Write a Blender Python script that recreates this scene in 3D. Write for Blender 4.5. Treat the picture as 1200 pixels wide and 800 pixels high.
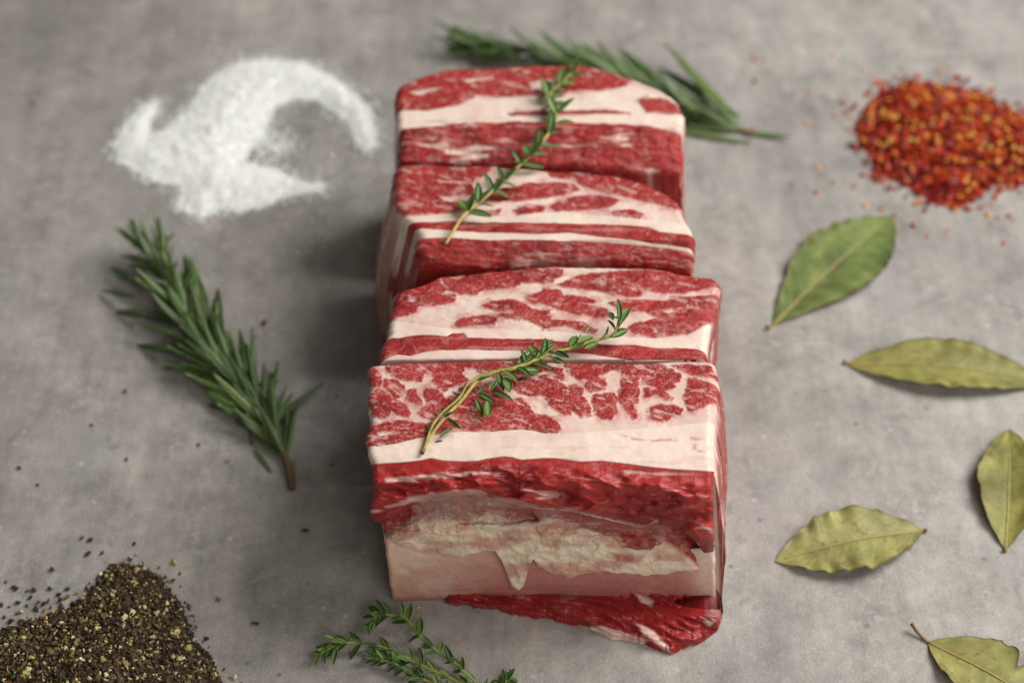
import bpy, math, random
import numpy as np
from mathutils import Matrix, Vector

random.seed(7)
rng = np.random.default_rng(7)
S = 0.01                                   # all modelling below is in centimetres
SC = bpy.context.scene
COL = SC.collection
for o in list(bpy.data.objects):
    bpy.data.objects.remove(o)

# ------------------------------------------------------------------ camera
FPX, TH, D0, ZT = 2167.0, math.radians(48.0), 60.0, 6.8
CAM = np.array([0.0, -D0 * math.cos(TH), ZT + D0 * math.sin(TH)])
FW = np.array([0, math.cos(TH), -math.sin(TH)])
UP = np.array([0, math.sin(TH), math.cos(TH)])
RT = np.array([1.0, 0, 0])
cd = bpy.data.cameras.new('camera')
cam = bpy.data.objects.new('camera', cd)
COL.objects.link(cam)
cam.location = CAM * S
cam.rotation_euler = (math.pi / 2 - TH, 0, 0)
cd.sensor_width = 36.0
cd.lens = FPX / 1200 * 36
cd.clip_start, cd.clip_end = 0.01, 20
cd.dof.use_dof = True
cd.dof.focus_distance = 0.585
cd.dof.aperture_fstop = 6.3
SC.camera = cam

# ------------------------------------------------------------------ light
w = bpy.data.worlds.new('World')
SC.world = w
w.use_nodes = True
w.node_tree.nodes['Background'].inputs[0].default_value = (1.0, 0.90, 0.78, 1)
w.node_tree.nodes['Background'].inputs[1].default_value = 0.12


def area(name, loc, target, size, power, col):
    l = bpy.data.lights.new(name, 'AREA')
    l.shape = 'RECTANGLE'
    l.size, l.size_y = size
    l.energy = power
    l.color = col
    o = bpy.data.objects.new(name, l)
    COL.objects.link(o)
    o.location = Vector(loc)
    o.rotation_euler = (Vector(target) - Vector(loc)).to_track_quat('-Z', 'Y').to_euler()
    return o


area('window_light', (0.70, 0.24, 0.80), (0.02, 0.02, 0.0), (0.58, 0.58), 15.8, (1.0, 0.965, 0.92))
area('added_front_fill', (0.45, -0.85, 0.85), (0.0, 0.0, 0.03), (0.7, 0.5), 6.4, (1.0, 0.94, 0.86))  # area lamp added to brighten the front of the meat, no real reflector
SC.view_settings.view_transform = 'Standard'
SC.view_settings.look = 'None'
SC.view_settings.exposure = 0.0
SC.view_settings.gamma = 1.0
SC.render.engine = 'CYCLES'


# ------------------------------------------------------------------ maths helpers
def ray(px, py):
    px, py = np.asarray(px, float), np.asarray(py, float)
    return FW + ((px - 600) / FPX)[..., None] * RT - ((py - 400) / FPX)[..., None] * UP


def at_z(px, py, z=0.0):
    d = ray(px, py)
    return CAM + d * ((z - CAM[2]) / d[..., 2])[..., None]


def at_y(px, py, y):
    d = ray(px, py)
    return CAM + d * ((y - CAM[1]) / d[..., 1])[..., None]


def proj(P):
    r = P - CAM
    k = r @ FW
    return 600 + FPX * (r @ RT) / k, 400 - FPX * (r @ UP) / k


def _h(i, j, k):
    n = (i * 374761393 + j * 668265263 + k * 2147483647) & 0xffffffff
    n = ((n ^ (n >> 13)) * 1274126177) & 0xffffffff
    n = ((n ^ (n >> 16)) * 2246822519) & 0xffffffff
    return ((n ^ (n >> 15)) & 0xffff) / 65535.0


def noise(p, seed=0):
    """value noise, -1..1"""
    p = np.asarray(p, float) + seed * 17.31
    i = np.floor(p).astype(np.int64)
    f = p - i
    f = f * f * f * (f * (f * 6 - 15) + 10)
    out = 0
    for a in (0, 1):
        for b in (0, 1):
            for c in (0, 1):
                wgt = (f[..., 0] if a else 1 - f[..., 0]) * (f[..., 1] if b else 1 - f[..., 1]) * (f[..., 2] if c else 1 - f[..., 2])
                out = out + wgt * _h(i[..., 0] + a, i[..., 1] + b, i[..., 2] + c)
    return out * 2 - 1


def fbm(p, sc=1.0, oct=4, seed=0, gain=0.5):
    p = np.asarray(p, float) * np.asarray(sc, float)
    s, a, t = 0, 1.0, 0
    for k in range(oct):
        s = s + a * noise(p * 2.03 ** k, seed + k)
        t += a
        a *= gain
    return s / t


def smooth(a, b, x):
    t = np.clip((x - a) / (b - a), 0, 1)
    return t * t * (3 - 2 * t)


def mixc(a, b, t):
    t = np.asarray(t)[..., None]
    return np.asarray(a) * (1 - t) + np.asarray(b) * t


def sdf(px, py, polys, pad=10.0):
    """signed distance (positive inside) to a union of polygons, in photo pixels"""
    out = np.full(px.shape, -pad)
    for pl in polys:
        pl = np.asarray(pl, float)
        m = (px > pl[:, 0].min() - pad) & (px < pl[:, 0].max() + pad) & (py > pl[:, 1].min() - pad) & (py < pl[:, 1].max() + pad)
        if not m.any():
            continue
        x, y = px[m], py[m]
        ins = np.zeros(x.shape, bool)
        dm = np.full(x.shape, 1e9)
        for (x0, y0), (x1, y1) in zip(pl, np.roll(pl, -1, 0)):
            c = ((y0 > y) != (y1 > y))
            with np.errstate(divide='ignore', invalid='ignore'):
                ins ^= c & (x < (x1 - x0) * (y - y0) / (y1 - y0 if y1 != y0 else 1e-9) + x0)
            ex, ey = x1 - x0, y1 - y0
            t = np.clip(((x - x0) * ex + (y - y0) * ey) / (ex * ex + ey * ey + 1e-9), 0, 1)
            dm = np.minimum(dm, np.hypot(x - x0 - t * ex, y - y0 - t * ey))
        out[m] = np.maximum(out[m], np.where(ins, dm, -dm))
    return out


def Z(zx, zy, k, pts):
    return [(zx + a / k, zy + b / k) for a, b in pts]


# ------------------------------------------------------------------ mesh helpers
def make_mesh(name, V, F, mats, col=None, fmat=None, smooth_shade=True):
    """V (n,3) cm, F list of index arrays (quads or tris, 2-d arrays) -> mesh in metres"""
    me = bpy.data.meshes.new(name)
    V = np.asarray(V, float) * S
    Fs = [np.asarray(f, np.int32) for f in (F if isinstance(F, list) else [F]) if len(f)]
    me.vertices.add(len(V))
    me.vertices.foreach_set('co', V.astype(np.float32).ravel())
    tot = np.concatenate([np.full(len(f), f.shape[1], np.int32) for f in Fs])
    me.loops.add(int(tot.sum()))
    me.loops.foreach_set('vertex_index', np.concatenate([f.ravel() for f in Fs]))
    me.polygons.add(len(tot))
    me.polygons.foreach_set('loop_start', np.concatenate([[0], np.cumsum(tot)[:-1]]).astype(np.int32))
    me.polygons.foreach_set('loop_total', tot)
    me.polygons.foreach_set('use_smooth', np.full(len(tot), smooth_shade))
    for m in (mats if isinstance(mats, (list, tuple)) else [mats]):
        me.materials.append(m)
    if fmat is not None:
        me.polygons.foreach_set('material_index', np.asarray(fmat, np.int32))
    if col is not None:
        c = np.asarray(col, np.float32)
        if c.shape[1] == 3:
            c = np.hstack([c, np.ones((len(c), 1), np.float32)])
        at = me.color_attributes.new('Col', 'FLOAT_COLOR', 'POINT')
        at.data.foreach_set('color', c.ravel())
    me.update()
    me.validate()
    return me


def link(name, me, parent=None, loc=None):
    o = bpy.data.objects.new(name, me)
    COL.objects.link(o)
    if parent:
        o.parent = parent
    if loc is not None:
        o.location = Vector(np.asarray(loc, float) * S)
    return o


def tag(o, label=None, cat=None, group=None, kind=None):
    for k, v in (('label', label), ('category', cat), ('group', group), ('kind', kind)):
        if v:
            o[k] = v
    return o


def empty(name, loc, label, cat, group=None):
    o = link(name, None, None, loc)
    o.empty_display_size = 0.01
    return tag(o, label, cat, group)


def grid_faces(n, m, off=0, flip=False):
    """vertex index = off + i*m + j, i<n, j<m"""
    i, j = np.meshgrid(np.arange(n - 1), np.arange(m - 1), indexing='ij')
    a = (off + i * m + j).ravel()
    q = np.stack([a, a + m, a + m + 1, a + 1], 1)
    return q[:, ::-1] if flip else q


def grid_normals(P):
    du = np.gradient(P, axis=0)
    dv = np.gradient(P, axis=1)
    n = np.cross(du, dv)
    return n / (np.linalg.norm(n, axis=2, keepdims=True) + 1e-9)


# ------------------------------------------------------------------ materials
def new_mat(name):
    m = bpy.data.materials.new(name)
    m.use_nodes = True
    nt = m.node_tree
    b = nt.nodes['Principled BSDF']
    return m, nt, b


def N(nt, t, **kw):
    n = nt.nodes.new(t)
    for k, v in kw.items():
        if k.startswith('i_'):
            n.inputs[k[2:].replace('_', ' ')].default_value = v
        else:
            setattr(n, k, v)
    return n


def mix(nt, blend, fac, a, b):
    n = nt.nodes.new('ShaderNodeMix')
    n.data_type = 'RGBA'
    n.blend_type = blend
    for idx, v in ((0, fac), (6, a), (7, b)):
        if hasattr(v, 'links'):
            nt.links.new(v, n.inputs[idx])
        else:
            n.inputs[idx].default_value = v
    return n.outputs[2]


def ramp(nt, src, stops):
    r = nt.nodes.new('ShaderNodeValToRGB')
    e = r.color_ramp.elements
    while len(e) < len(stops):
        e.new(0.5)
    for k, (p, c) in enumerate(stops):
        e[k].position = p
        e[k].color = (c, c, c, 1) if not hasattr(c, '__len__') else (*c, 1)
    nt.links.new(src, r.inputs[0])
    return r.outputs[0]


def tex_noise(nt, vec, scale, detail=4, rough=0.5, dist=0.0):
    n = N(nt, 'ShaderNodeTexNoise')
    n.inputs['Scale'].default_value = scale
    n.inputs['Detail'].default_value = detail
    n.inputs['Roughness'].default_value = rough
    n.inputs['Distortion'].default_value = dist
    nt.links.new(vec, n.inputs['Vector'])
    return n.outputs['Fac']


def mapping(nt, scale=(1, 1, 1), rot=(0, 0, 0)):
    c = N(nt, 'ShaderNodeTexCoord')
    mp = N(nt, 'ShaderNodeMapping')
    mp.inputs['Scale'].default_value = scale
    mp.inputs['Rotation'].default_value = rot
    nt.links.new(c.outputs['Object'], mp.inputs['Vector'])
    return mp.outputs[0]


def bump(nt, b, h, strength, dist):
    n = N(nt, 'ShaderNodeBump')
    n.inputs['Strength'].default_value = strength
    n.inputs['Distance'].default_value = dist
    nt.links.new(h, n.inputs['Height'])
    nt.links.new(n.outputs[0], b.inputs['Normal'])


def meat_material():
    """colour attribute gives albedo, its alpha the leanness; nodes add fine fibre, veins, moist relief"""
    m, nt, b = new_mat('raw_meat')
    L = nt.links.new
    at = N(nt, 'ShaderNodeAttribute', attribute_name='Col')
    v = mapping(nt)
    vs = mapping(nt, (1.0, 1.0, 1.0), (0.3, 0.2, 0.6))
    fine = tex_noise(nt, v, 900, 4, 0.6)
    mid = tex_noise(nt, v, 220, 3, 0.5)
    amt = N(nt, 'ShaderNodeMapRange')
    amt.inputs['To Min'].default_value = 0.10
    amt.inputs['To Max'].default_value = 0.75
    L(at.outputs['Alpha'], amt.inputs['Value'])
    c = mix(nt, 'MULTIPLY', amt.outputs[0], at.outputs['Color'], ramp(nt, fine, [(0.25, 0.66), (0.75, 1.14)]))
    c = mix(nt, 'MULTIPLY', amt.outputs[0], c, ramp(nt, mid, [(0.3, 0.70), (0.7, 1.12)]))
    # hair-thin intramuscular fat lines, only in the lean
    warp = N(nt, 'ShaderNodeTexNoise')
    warp.inputs['Scale'].default_value = 180
    warp.inputs['Detail'].default_value = 3
    L(vs, warp.inputs['Vector'])
    wv = N(nt, 'ShaderNodeMix', data_type='VECTOR')
    wv.inputs[0].default_value = 0.006
    L(vs, wv.inputs[4])
    L(warp.outputs['Color'], wv.inputs[5])
    vo = N(nt, 'ShaderNodeTexVoronoi', feature='DISTANCE_TO_EDGE')
    vo.inputs['Scale'].default_value = 190
    L(wv.outputs[1], vo.inputs['Vector'])
    line = ramp(nt, vo.outputs['Distance'], [(0.0, 1.0), (0.10, 0.0)])
    gate = ramp(nt, tex_noise(nt, v, 120, 3, 0.6), [(0.50, 0.0), (0.70, 0.50)])
    mm = N(nt, 'ShaderNodeMath', operation='MULTIPLY')
    L(line, mm.inputs[0])
    L(gate, mm.inputs[1])
    m2 = N(nt, 'ShaderNodeMath', operation='MULTIPLY')
    L(mm.outputs[0], m2.inputs[0])
    L(at.outputs['Alpha'], m2.inputs[1])
    c = mix(nt, 'MIX', m2.outputs[0], c, (0.62, 0.34, 0.32, 1))
    L(c, b.inputs['Base Color'])
    rr = ramp(nt, tex_noise(nt, v, 350, 3, 0.6), [(0.3, 0.17), (0.7, 0.44)])
    L(rr, b.inputs['Roughness'])
    b.inputs['Specular IOR Level'].default_value = 0.30
    b.inputs['Subsurface Weight'].default_value = 0.22
    b.inputs['Subsurface Radius'].default_value = (1.0, 0.35, 0.25)
    b.inputs['Subsurface Scale'].default_value = 0.0016
    h = mix(nt, 'MIX', 0.5, tex_noise(nt, v, 1100, 4, 0.65), tex_noise(nt, v, 300, 4, 0.6))
    bn = N(nt, 'ShaderNodeBump')
    bs = N(nt, 'ShaderNodeMapRange')
    bs.inputs['To Min'].default_value = 0.16
    bs.inputs['To Max'].default_value = 1.0
    L(at.outputs['Alpha'], bs.inputs['Value'])
    L(bs.outputs[0], bn.inputs['Strength'])
    bn.inputs['Distance'].default_value = 0.0009
    L(h, bn.inputs['Height'])
    L(bn.outputs[0], b.inputs['Normal'])
    return m


def attr_material(name, rough=0.5, spec=0.4, sss=0.0, var=0.25, scale=600, bstr=0.3, bdist=0.0003, transl=0.0):
    m, nt, b = new_mat(name)
    at = N(nt, 'ShaderNodeAttribute', attribute_name='Col')
    v = mapping(nt)
    n1 = tex_noise(nt, v, scale, 4, 0.6)
    c = mix(nt, 'MULTIPLY', 1.0, at.outputs['Color'], ramp(nt, n1, [(0.25, 1 - var), (0.75, 1 + var)]))
    nt.links.new(c, b.inputs['Base Color'])
    b.inputs['Roughness'].default_value = rough
    b.inputs['Specular IOR Level'].default_value = spec
    if sss:
        b.inputs['Subsurface Weight'].default_value = sss
        b.inputs['Subsurface Scale'].default_value = 0.001
    bump(nt, b, n1, bstr, bdist)
    if transl:
        tr = N(nt, 'ShaderNodeBsdfTranslucent')
        nt.links.new(c, tr.inputs['Color'])
        ms = N(nt, 'ShaderNodeMixShader')
        ms.inputs[0].default_value = transl
        nt.links.new(b.outputs[0], ms.inputs[1])
        nt.links.new(tr.outputs[0], ms.inputs[2])
        nt.links.new(ms.outputs[0], nt.nodes['Material Output'].inputs[0])
    return m


def concrete_material():
    m, nt, b = new_mat('grey_concrete')
    v = mapping(nt)
    vs = mapping(nt, (1.0, 0.28, 1.0), (0, 0, 0.12))
    vv_ = mapping(nt, (1.0, 0.10, 1.0), (0, 0, 0.06))
    big = tex_noise(nt, v, 9, 5, 0.6, 0.1)
    patch = tex_noise(nt, v, 55, 8, 0.74, 0.0)
    streak = tex_noise(nt, vv_, 170, 5, 0.7, 0.0)
    smear = tex_noise(nt, vs, 26, 7, 0.7, 0.1)
    blot = tex_noise(nt, v, 210, 6, 0.7, 0.0)
    grain = tex_noise(nt, v, 1100, 4, 0.75)
    c = ramp(nt, big, [(0.32, (0.262, 0.250, 0.236)), (0.5, (0.312, 0.298, 0.282)), (0.68, (0.358, 0.342, 0.322))])
    c = mix(nt, 'MULTIPLY', 1.0, c, ramp(nt, patch, [(0.36, 0.74), (0.47, 0.95), (0.54, 1.04), (0.66, 1.24)]))
    c = mix(nt, 'MULTIPLY', 0.8, c, ramp(nt, smear, [(0.34, 0.80), (0.5, 1.0), (0.66, 1.16)]))
    c = mix(nt, 'MULTIPLY', 0.8, c, ramp(nt, streak, [(0.30, 0.86), (0.5, 1.0), (0.72, 1.12)]))
    def gated(src, g0, g1, gs, amt):
        mm = N(nt, 'ShaderNodeMath', operation='MULTIPLY')
        nt.links.new(src, mm.inputs[0])
        nt.links.new(ramp(nt, tex_noise(nt, v, gs, 4, 0.6), [(g0, 0.0), (g1, amt)]), mm.inputs[1])
        return mm.outputs[0]
    c = mix(nt, 'MIX', gated(ramp(nt, blot, [(0.52, 0.0), (0.60, 1.0)]), 0.44, 0.60, 22, 0.55), c, (0.43, 0.42, 0.39, 1))
    c = mix(nt, 'MIX', gated(ramp(nt, tex_noise(nt, v, 150, 6, 0.7), [(0.55, 0.0), (0.63, 1.0)]), 0.48, 0.62, 17, 0.5), c, (0.17, 0.165, 0.16, 1))
    c = mix(nt, 'MIX', ramp(nt, tex_noise(nt, v, 16, 5, 0.6), [(0.52, 0.0), (0.72, 0.30)]), c, (0.34, 0.345, 0.35, 1))
    c = mix(nt, 'MULTIPLY', 0.5, c, ramp(nt, grain, [(0.3, 0.74), (0.7, 1.22)]))
    # hairline cracks, sparse
    wn = N(nt, 'ShaderNodeTexNoise')
    wn.inputs['Scale'].default_value = 60
    wn.inputs['Detail'].default_value = 5
    nt.links.new(v, wn.inputs['Vector'])
    wm = N(nt, 'ShaderNodeMix', data_type='VECTOR')
    wm.inputs[0].default_value = 0.02
    nt.links.new(v, wm.inputs[4])
    nt.links.new(wn.outputs['Color'], wm.inputs[5])
    ck = N(nt, 'ShaderNodeTexVoronoi', feature='DISTANCE_TO_EDGE')
    ck.inputs['Scale'].default_value = 34
    nt.links.new(wm.outputs[1], ck.inputs['Vector'])
    c = mix(nt, 'MIX', gated(ramp(nt, ck.outputs['Distance'], [(0.0, 1.0), (0.022, 0.0)]), 0.58, 0.66, 24, 0.55), c, (0.13, 0.12, 0.11, 1))
    # small dark pits and pale flecks
    for sc, thr, colr in ((95, 0.10, (0.09, 0.085, 0.08, 1)), (60, 0.075, (0.12, 0.11, 0.10, 1)), (130, 0.12, (0.50, 0.48, 0.45, 1))):
        vo = N(nt, 'ShaderNodeTexVoronoi')
        vo.inputs['Scale'].default_value = sc
        vo.inputs['Randomness'].default_value = 1.0
        nt.links.new(v, vo.inputs['Vector'])
        dd = ramp(nt, vo.outputs['Distance'], [(thr * 0.4, 1.0), (thr * 1.3, 0.0)])
        g = ramp(nt, tex_noise(nt, v, sc * 0.37, 2, 0.5), [(0.50, 0.0), (0.60, 0.75)])
        mm = N(nt, 'ShaderNodeMath', operation='MULTIPLY')
        nt.links.new(dd, mm.inputs[0])
        nt.links.new(g, mm.inputs[1])
        c = mix(nt, 'MIX', mm.outputs[0], c, colr)
    nt.links.new(c, b.inputs['Base Color'])
    rr = ramp(nt, patch, [(0.3, 0.50), (0.7, 0.72)])
    nt.links.new(rr, b.inputs['Roughness'])
    b.inputs['Specular IOR Level'].default_value = 0.3
    h = mix(nt, 'MIX', 0.45, grain, tex_noise(nt, v, 320, 5, 0.65))
    bump(nt, b, h, 0.85, 0.0008)
    return m


M_MEAT = meat_material()
M_TABLE = concrete_material()
M_BONE = attr_material('rib_bone_membrane', 0.34, 0.45, 0.35, 0.10, 420, 0.35, 0.0004)
M_LEAF = attr_material('herb_leaf', 0.42, 0.45, 0.0, 0.28, 900, 0.25, 0.0003, 0.12)
M_STEM = attr_material('herb_stem', 0.55, 0.35, 0.0, 0.30, 700, 0.4, 0.0004)
M_BAY = attr_material('dried_bay_leaf', 0.55, 0.35, 0.0, 0.16, 260, 0.3, 0.0005, 0.12)
M_SPICE = attr_material('dry_spice', 0.6, 0.35, 0.0, 0.3, 1600, 0.4, 0.0003)
M_CHILLI = attr_material('chilli_flake_skin', 0.45, 0.3, 0.1, 0.25, 900, 0.4, 0.0004)
M_SALT = attr_material('coarse_salt', 0.35, 0.5, 0.3, 0.05, 900, 0.3, 0.0003)

# ------------------------------------------------------------------ the table top
tb = np.array([(-75, -60, 0), (75, -60, 0), (75, 95, 0), (-75, 95, 0)], float)
V = np.vstack([tb + (0, 0, -4), tb])
F = np.array([(4, 5, 6, 7), (3, 2, 1, 0), (0, 1, 5, 4), (1, 2, 6, 5), (2, 3, 7, 6), (3, 0, 4, 7)])
tag(link('tabletop', make_mesh('tabletop', V, F, M_TABLE, smooth_shade=False)), kind='structure')

# ------------------------------------------------------------------ short ribs
LEAN = np.array([0.345, 0.021, 0.021])
LEAN_D = np.array([0.20, 0.011, 0.012])
LEAN_L = np.array([0.45, 0.055, 0.048])
FAT = np.array([0.73, 0.61, 0.53])
FAT_P = np.array([0.60, 0.40, 0.36])
FAT_Y = np.array([0.78, 0.66, 0.52])


def lean_colour(P, lean, seed, pinkfat=0.25):
    """albedo + leanness from a 0..1 lean mask"""
    a = fbm(P, 1.1, 4, seed + 3)
    f = fbm(P, (5, 9, 9), 3, seed + 5)
    lc = mixc(LEAN, LEAN_L, np.clip(0.28 + 0.7 * a + 0.35 * f, 0, 1) * 0.75)
    lc = mixc(lc, LEAN_D, smooth(0.1, 0.7, -a + 0.3 * f) * 0.6)
    g = fbm(P, 0.8, 3, seed + 9)
    fc = mixc(FAT, FAT_P, np.clip(pinkfat + 0.8 * g, 0, 1))
    c = mixc(fc, lc, lean)
    # blood-tinted rim where lean meets fat
    rim = np.clip(1 - np.abs(lean - 0.35) / 0.35, 0, 1)
    c = mixc(c, np.array([0.62, 0.25, 0.24]), rim * 0.30)
    return np.concatenate([c, lean[..., None]], -1)


class Rib:
    def __init__(self, root, H, left, right, back, front, flare, seed, roll_b=0.25, roll_f=0.2, slope=None):
        self.root, self.H, self.seed, self.flare = root, H, seed, flare
        self.roll_b, self.roll_f, self.slope = roll_b, roll_f, slope
        b = at_z(*np.array(back, float).T, H)
        self.back = (b[:, 0], b[:, 1])
        f = at_z(*np.array(front, float).T, H)
        self.front = (f[:, 0], f[:, 1])
        for nm, pts in (('left', left), ('right', right)):
            p = at_z(*np.array(pts, float).T, H)
            o = np.argsort(p[:, 1])
            setattr(self, nm, (p[o, 1], p[o, 0]))

    def ztop(self, x, y):
        yb = np.interp(x, *self.back)
        d = np.clip(yb - y, 0, self.roll_b)
        z = self.H - (self.roll_b - np.sqrt(np.maximum(self.roll_b ** 2 - (self.roll_b - d) ** 2, 0)))
        yf = np.interp(x, *self.front)
        d = np.clip(y - yf, 0, self.roll_f)
        z = z - (self.roll_f - np.sqrt(np.maximum(self.roll_f ** 2 - (self.roll_f - d) ** 2, 0)))
        if self.slope:
            y0, k = self.slope
            z = z - k * np.maximum(0, y0 - y)
        return z

    def curve(self, pts, seed=0, amp=0.035):
        """photo-traced layer boundary -> y(x) on the rib's top"""
        p = np.array(pts, float)
        z = np.full(len(p), self.H)
        for _ in range(6):
            q = at_z(p[:, 0], p[:, 1], 0.0)
            d = ray(p[:, 0], p[:, 1])
            q = CAM + d * ((z - CAM[2]) / d[:, 2])[:, None]
            z = 0.5 * z + 0.5 * (self.H - (self.slope[1] * np.maximum(0, self.slope[0] - q[:, 1]) if self.slope else 0))
        o = np.argsort(q[:, 0])
        X, Y = q[o, 0], q[o, 1]

        def f(x):
            v = np.interp(x, X, Y)
            s = np.stack([x * 1.0, np.full_like(x, seed * 3.7), np.full_like(x, self.seed)], -1)
            return v + amp * fbm(s, 3.0, 4, seed)
        return f

    def slab(self, name, b0, b1, nv, shade, disp=0.05, fib=0.02, seam=0.05, nu=300, label=None):
        """one layer of the rib: a closed arch-shaped slab between boundary curves b0 (far) and b1 (near)"""
        H, rc, ns = self.H, 0.28, 44
        ang = np.linspace(0, math.pi / 2, 8)[1:-1]
        sx = np.concatenate([np.zeros(ns), np.zeros(6), np.linspace(0, 1, nu), np.ones(6), np.ones(ns)])
        off = np.concatenate([np.zeros(ns), rc * (1 - np.cos(ang)), np.full(nu, rc), rc * (1 - np.cos(ang))[::-1], np.zeros(ns)])
        zd = np.concatenate([np.linspace(H - 0.06, rc, ns), rc * (1 - np.sin(ang)), np.zeros(nu), (rc * (1 - np.sin(ang)))[::-1], np.linspace(rc, H - 0.06, ns)])
        side = np.concatenate([-np.ones(ns), -np.ones(6), np.zeros(nu), np.ones(6), np.ones(ns)])
        vv = np.linspace(0, 1, nv)
        A, Vv = np.meshgrid(np.arange(len(sx)), vv, indexing='ij')
        SX, OFF, ZD, SD = sx[A], off[A], zd[A], side[A]
        y = np.full(A.shape, float(np.mean(self.back[1]) + np.mean(self.front[1])) / 2)
        for _ in range(4):
            e3 = np.stack([y * 0 + self.seed, y, y * 0], -1)
            xl = np.interp(y, *self.left) + 0.13 * fbm(e3, 1.8, 4, self.seed + 51)
            xr = np.interp(y, *self.right) + 0.13 * fbm(e3, 1.8, 4, self.seed + 52)
            x = xl + OFF + (xr - xl - 2 * OFF) * SX
            x = np.where(SD < 0, xl + OFF, np.where(SD > 0, xr - OFF, x))
            y = b0(x) * (1 - Vv) + b1(x) * Vv
        zt = self.ztop(x, y)
        top = np.stack([x, y, zt], -1)
        depth = np.clip(ZD / H, 0, 1)
        hang = np.where(np.abs(SD) > 0, ZD, 0)
        z = zt - hang * (zt / H)
        fl, fr = self.flare
        x2 = x + np.where(SD < 0, -fl, np.where(SD > 0, fr, 0)) * np.where(np.where(SD < 0, fl, fr) < 0, depth, np.sin(depth * math.pi / 2))
        sw = np.stack([y * 0.0 + SD * 9, z * 0.55, y * 0.25], -1)
        y2 = y + np.where(SD != 0, 0.22 * fbm(sw, 1.0, 3, self.seed) * smooth(0.02, 0.25, depth), 0)
        P = np.stack([x2, y2, np.maximum(z, 0.05)], -1)
        n = grid_normals(P)
        if n[len(sx) // 2, nv // 2, 2] < 0:
            n = -n
        px, py = proj(top)
        col, bulge = shade(P, px, py, SD, depth, x, y)
        wid = np.abs(b0(x) - b1(x))
        ds = np.minimum(Vv, 1 - Vv) * wid
        d = disp * 1.5 * fbm(P, 0.7, 4, self.seed + 1) + fib * fbm(P, (3.0, 8, 8), 4, self.seed + 2) + bulge
        d = d - seam * np.exp(-(ds / 0.07) ** 2)
        P = P + n * d[..., None]
        P[..., 2] = np.maximum(P[..., 2], 0.03)
        na = len(sx)
        Vs = [P.reshape(-1, 3)]
        Cs = [col.reshape(-1, 4)]
        Fs = [grid_faces(na, nv, 0, True)]
        base = na * nv
        # end caps: sweep the arch straight down
        for j, fl_ in ((0, False), (nv - 1, True)):
            rows = 8
            p = P[:, j]
            q = p.copy()
            q[:, 2] = 0.03
            q[:, 0] = P[0, j, 0] + (P[-1, j, 0] - P[0, j, 0]) * sx
            t = np.linspace(0, 1, rows)[None, :, None]
            cap = p[:, None] * (1 - t) + q[:, None] * t
            # pull the cap slightly inside so neighbouring slabs meet without coplanar faces
            cap[:, 1:, 1] += (-0.02 if j == 0 else 0.02)
            Vs.append(cap.reshape(-1, 3))
            Cs.append(np.repeat(col[:, j][:, None], rows, 1).reshape(-1, 4))
            Fs.append(grid_faces(na, rows, base, not fl_))
            base += na * rows
        V = np.vstack(Vs)
        me = make_mesh(name, V - np.array(self.root.location) / S, [np.vstack(Fs)], M_MEAT, np.vstack(Cs))
        o = link(name, me, self.root)
        if label:
            o['label'] = label
        return o

    # shading recipes -------------------------------------------------
    def marbled(self, polys, holes=(), edge=1.6, warp=2.2, pink=0.35, vein=0.0, side_lean=0.85, grow=0.0):
        sd = self.seed

        def f(P, px, py, SD, depth, x, y):
            q = np.stack([px / 10, py / 6, np.zeros_like(px)], -1)
            wx, wy = warp * fbm(q, 1.0, 3, sd + 11), warp * 0.7 * fbm(q, 1.0, 3, sd + 12)
            wx = wx + 1.5 * fbm(q, 4.0, 3, sd + 21)
            wy = wy + 1.2 * fbm(q, 4.0, 3, sd + 22)
            s = sdf(px + wx, py + wy, polys)
            if holes:
                s = np.minimum(s, -sdf(px + wx, py + wy, holes))
            s = s + grow
            lean = smooth(-edge, edge, s)
            haze_ = smooth(-8.0, 0.0, s) * smooth(-0.1, 0.35, fbm(np.stack([px / 14, py / 7, P[..., 2] * 0], -1), 1.0, 4, sd + 18))
            lean = np.maximum(lean, 0.42 * haze_)
            # streaky intramuscular fat inside the lean
            r = fbm(np.stack([px / 16 + py / 22, py / 5 - px / 18, P[..., 2]], -1), 1.0, 4, sd + 14)
            lean = lean * (1 - vein * smooth(0.18, 0.42, r))
            r2 = np.abs(fbm(np.stack([px / 26, py / 9, P[..., 2] * .4], -1), 1.0, 3, sd + 15))
            lean = lean * (1 - 0.55 * vein * smooth(0.055, 0.0, r2))
            r3 = fbm(np.stack([px / 5 + py / 9, py / 2.4 - px / 8, P[..., 2]], -1), 1.0, 3, sd + 24)
            lean = lean * (1 - 0.38 * vein * smooth(0.12, 0.55, r3))
            # flanks: mostly lean with vertical fat streaks
            fs = fbm(np.stack([y * 2.2, P[..., 2] * 0.35, SD * 5], -1), 1.0, 4, sd + 16)
            flank = smooth(0.05, 0.16, depth)
            lean = lean * (1 - flank) + flank * np.clip(side_lean - smooth(0.1, 0.4, fs), 0, 1)
            return lean_colour(P, lean, sd, pink), 0.03 * lean - 0.012 + 0.03 * lean * fbm(P, (5, 9, 7), 3, sd + 25)
        return f

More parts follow.
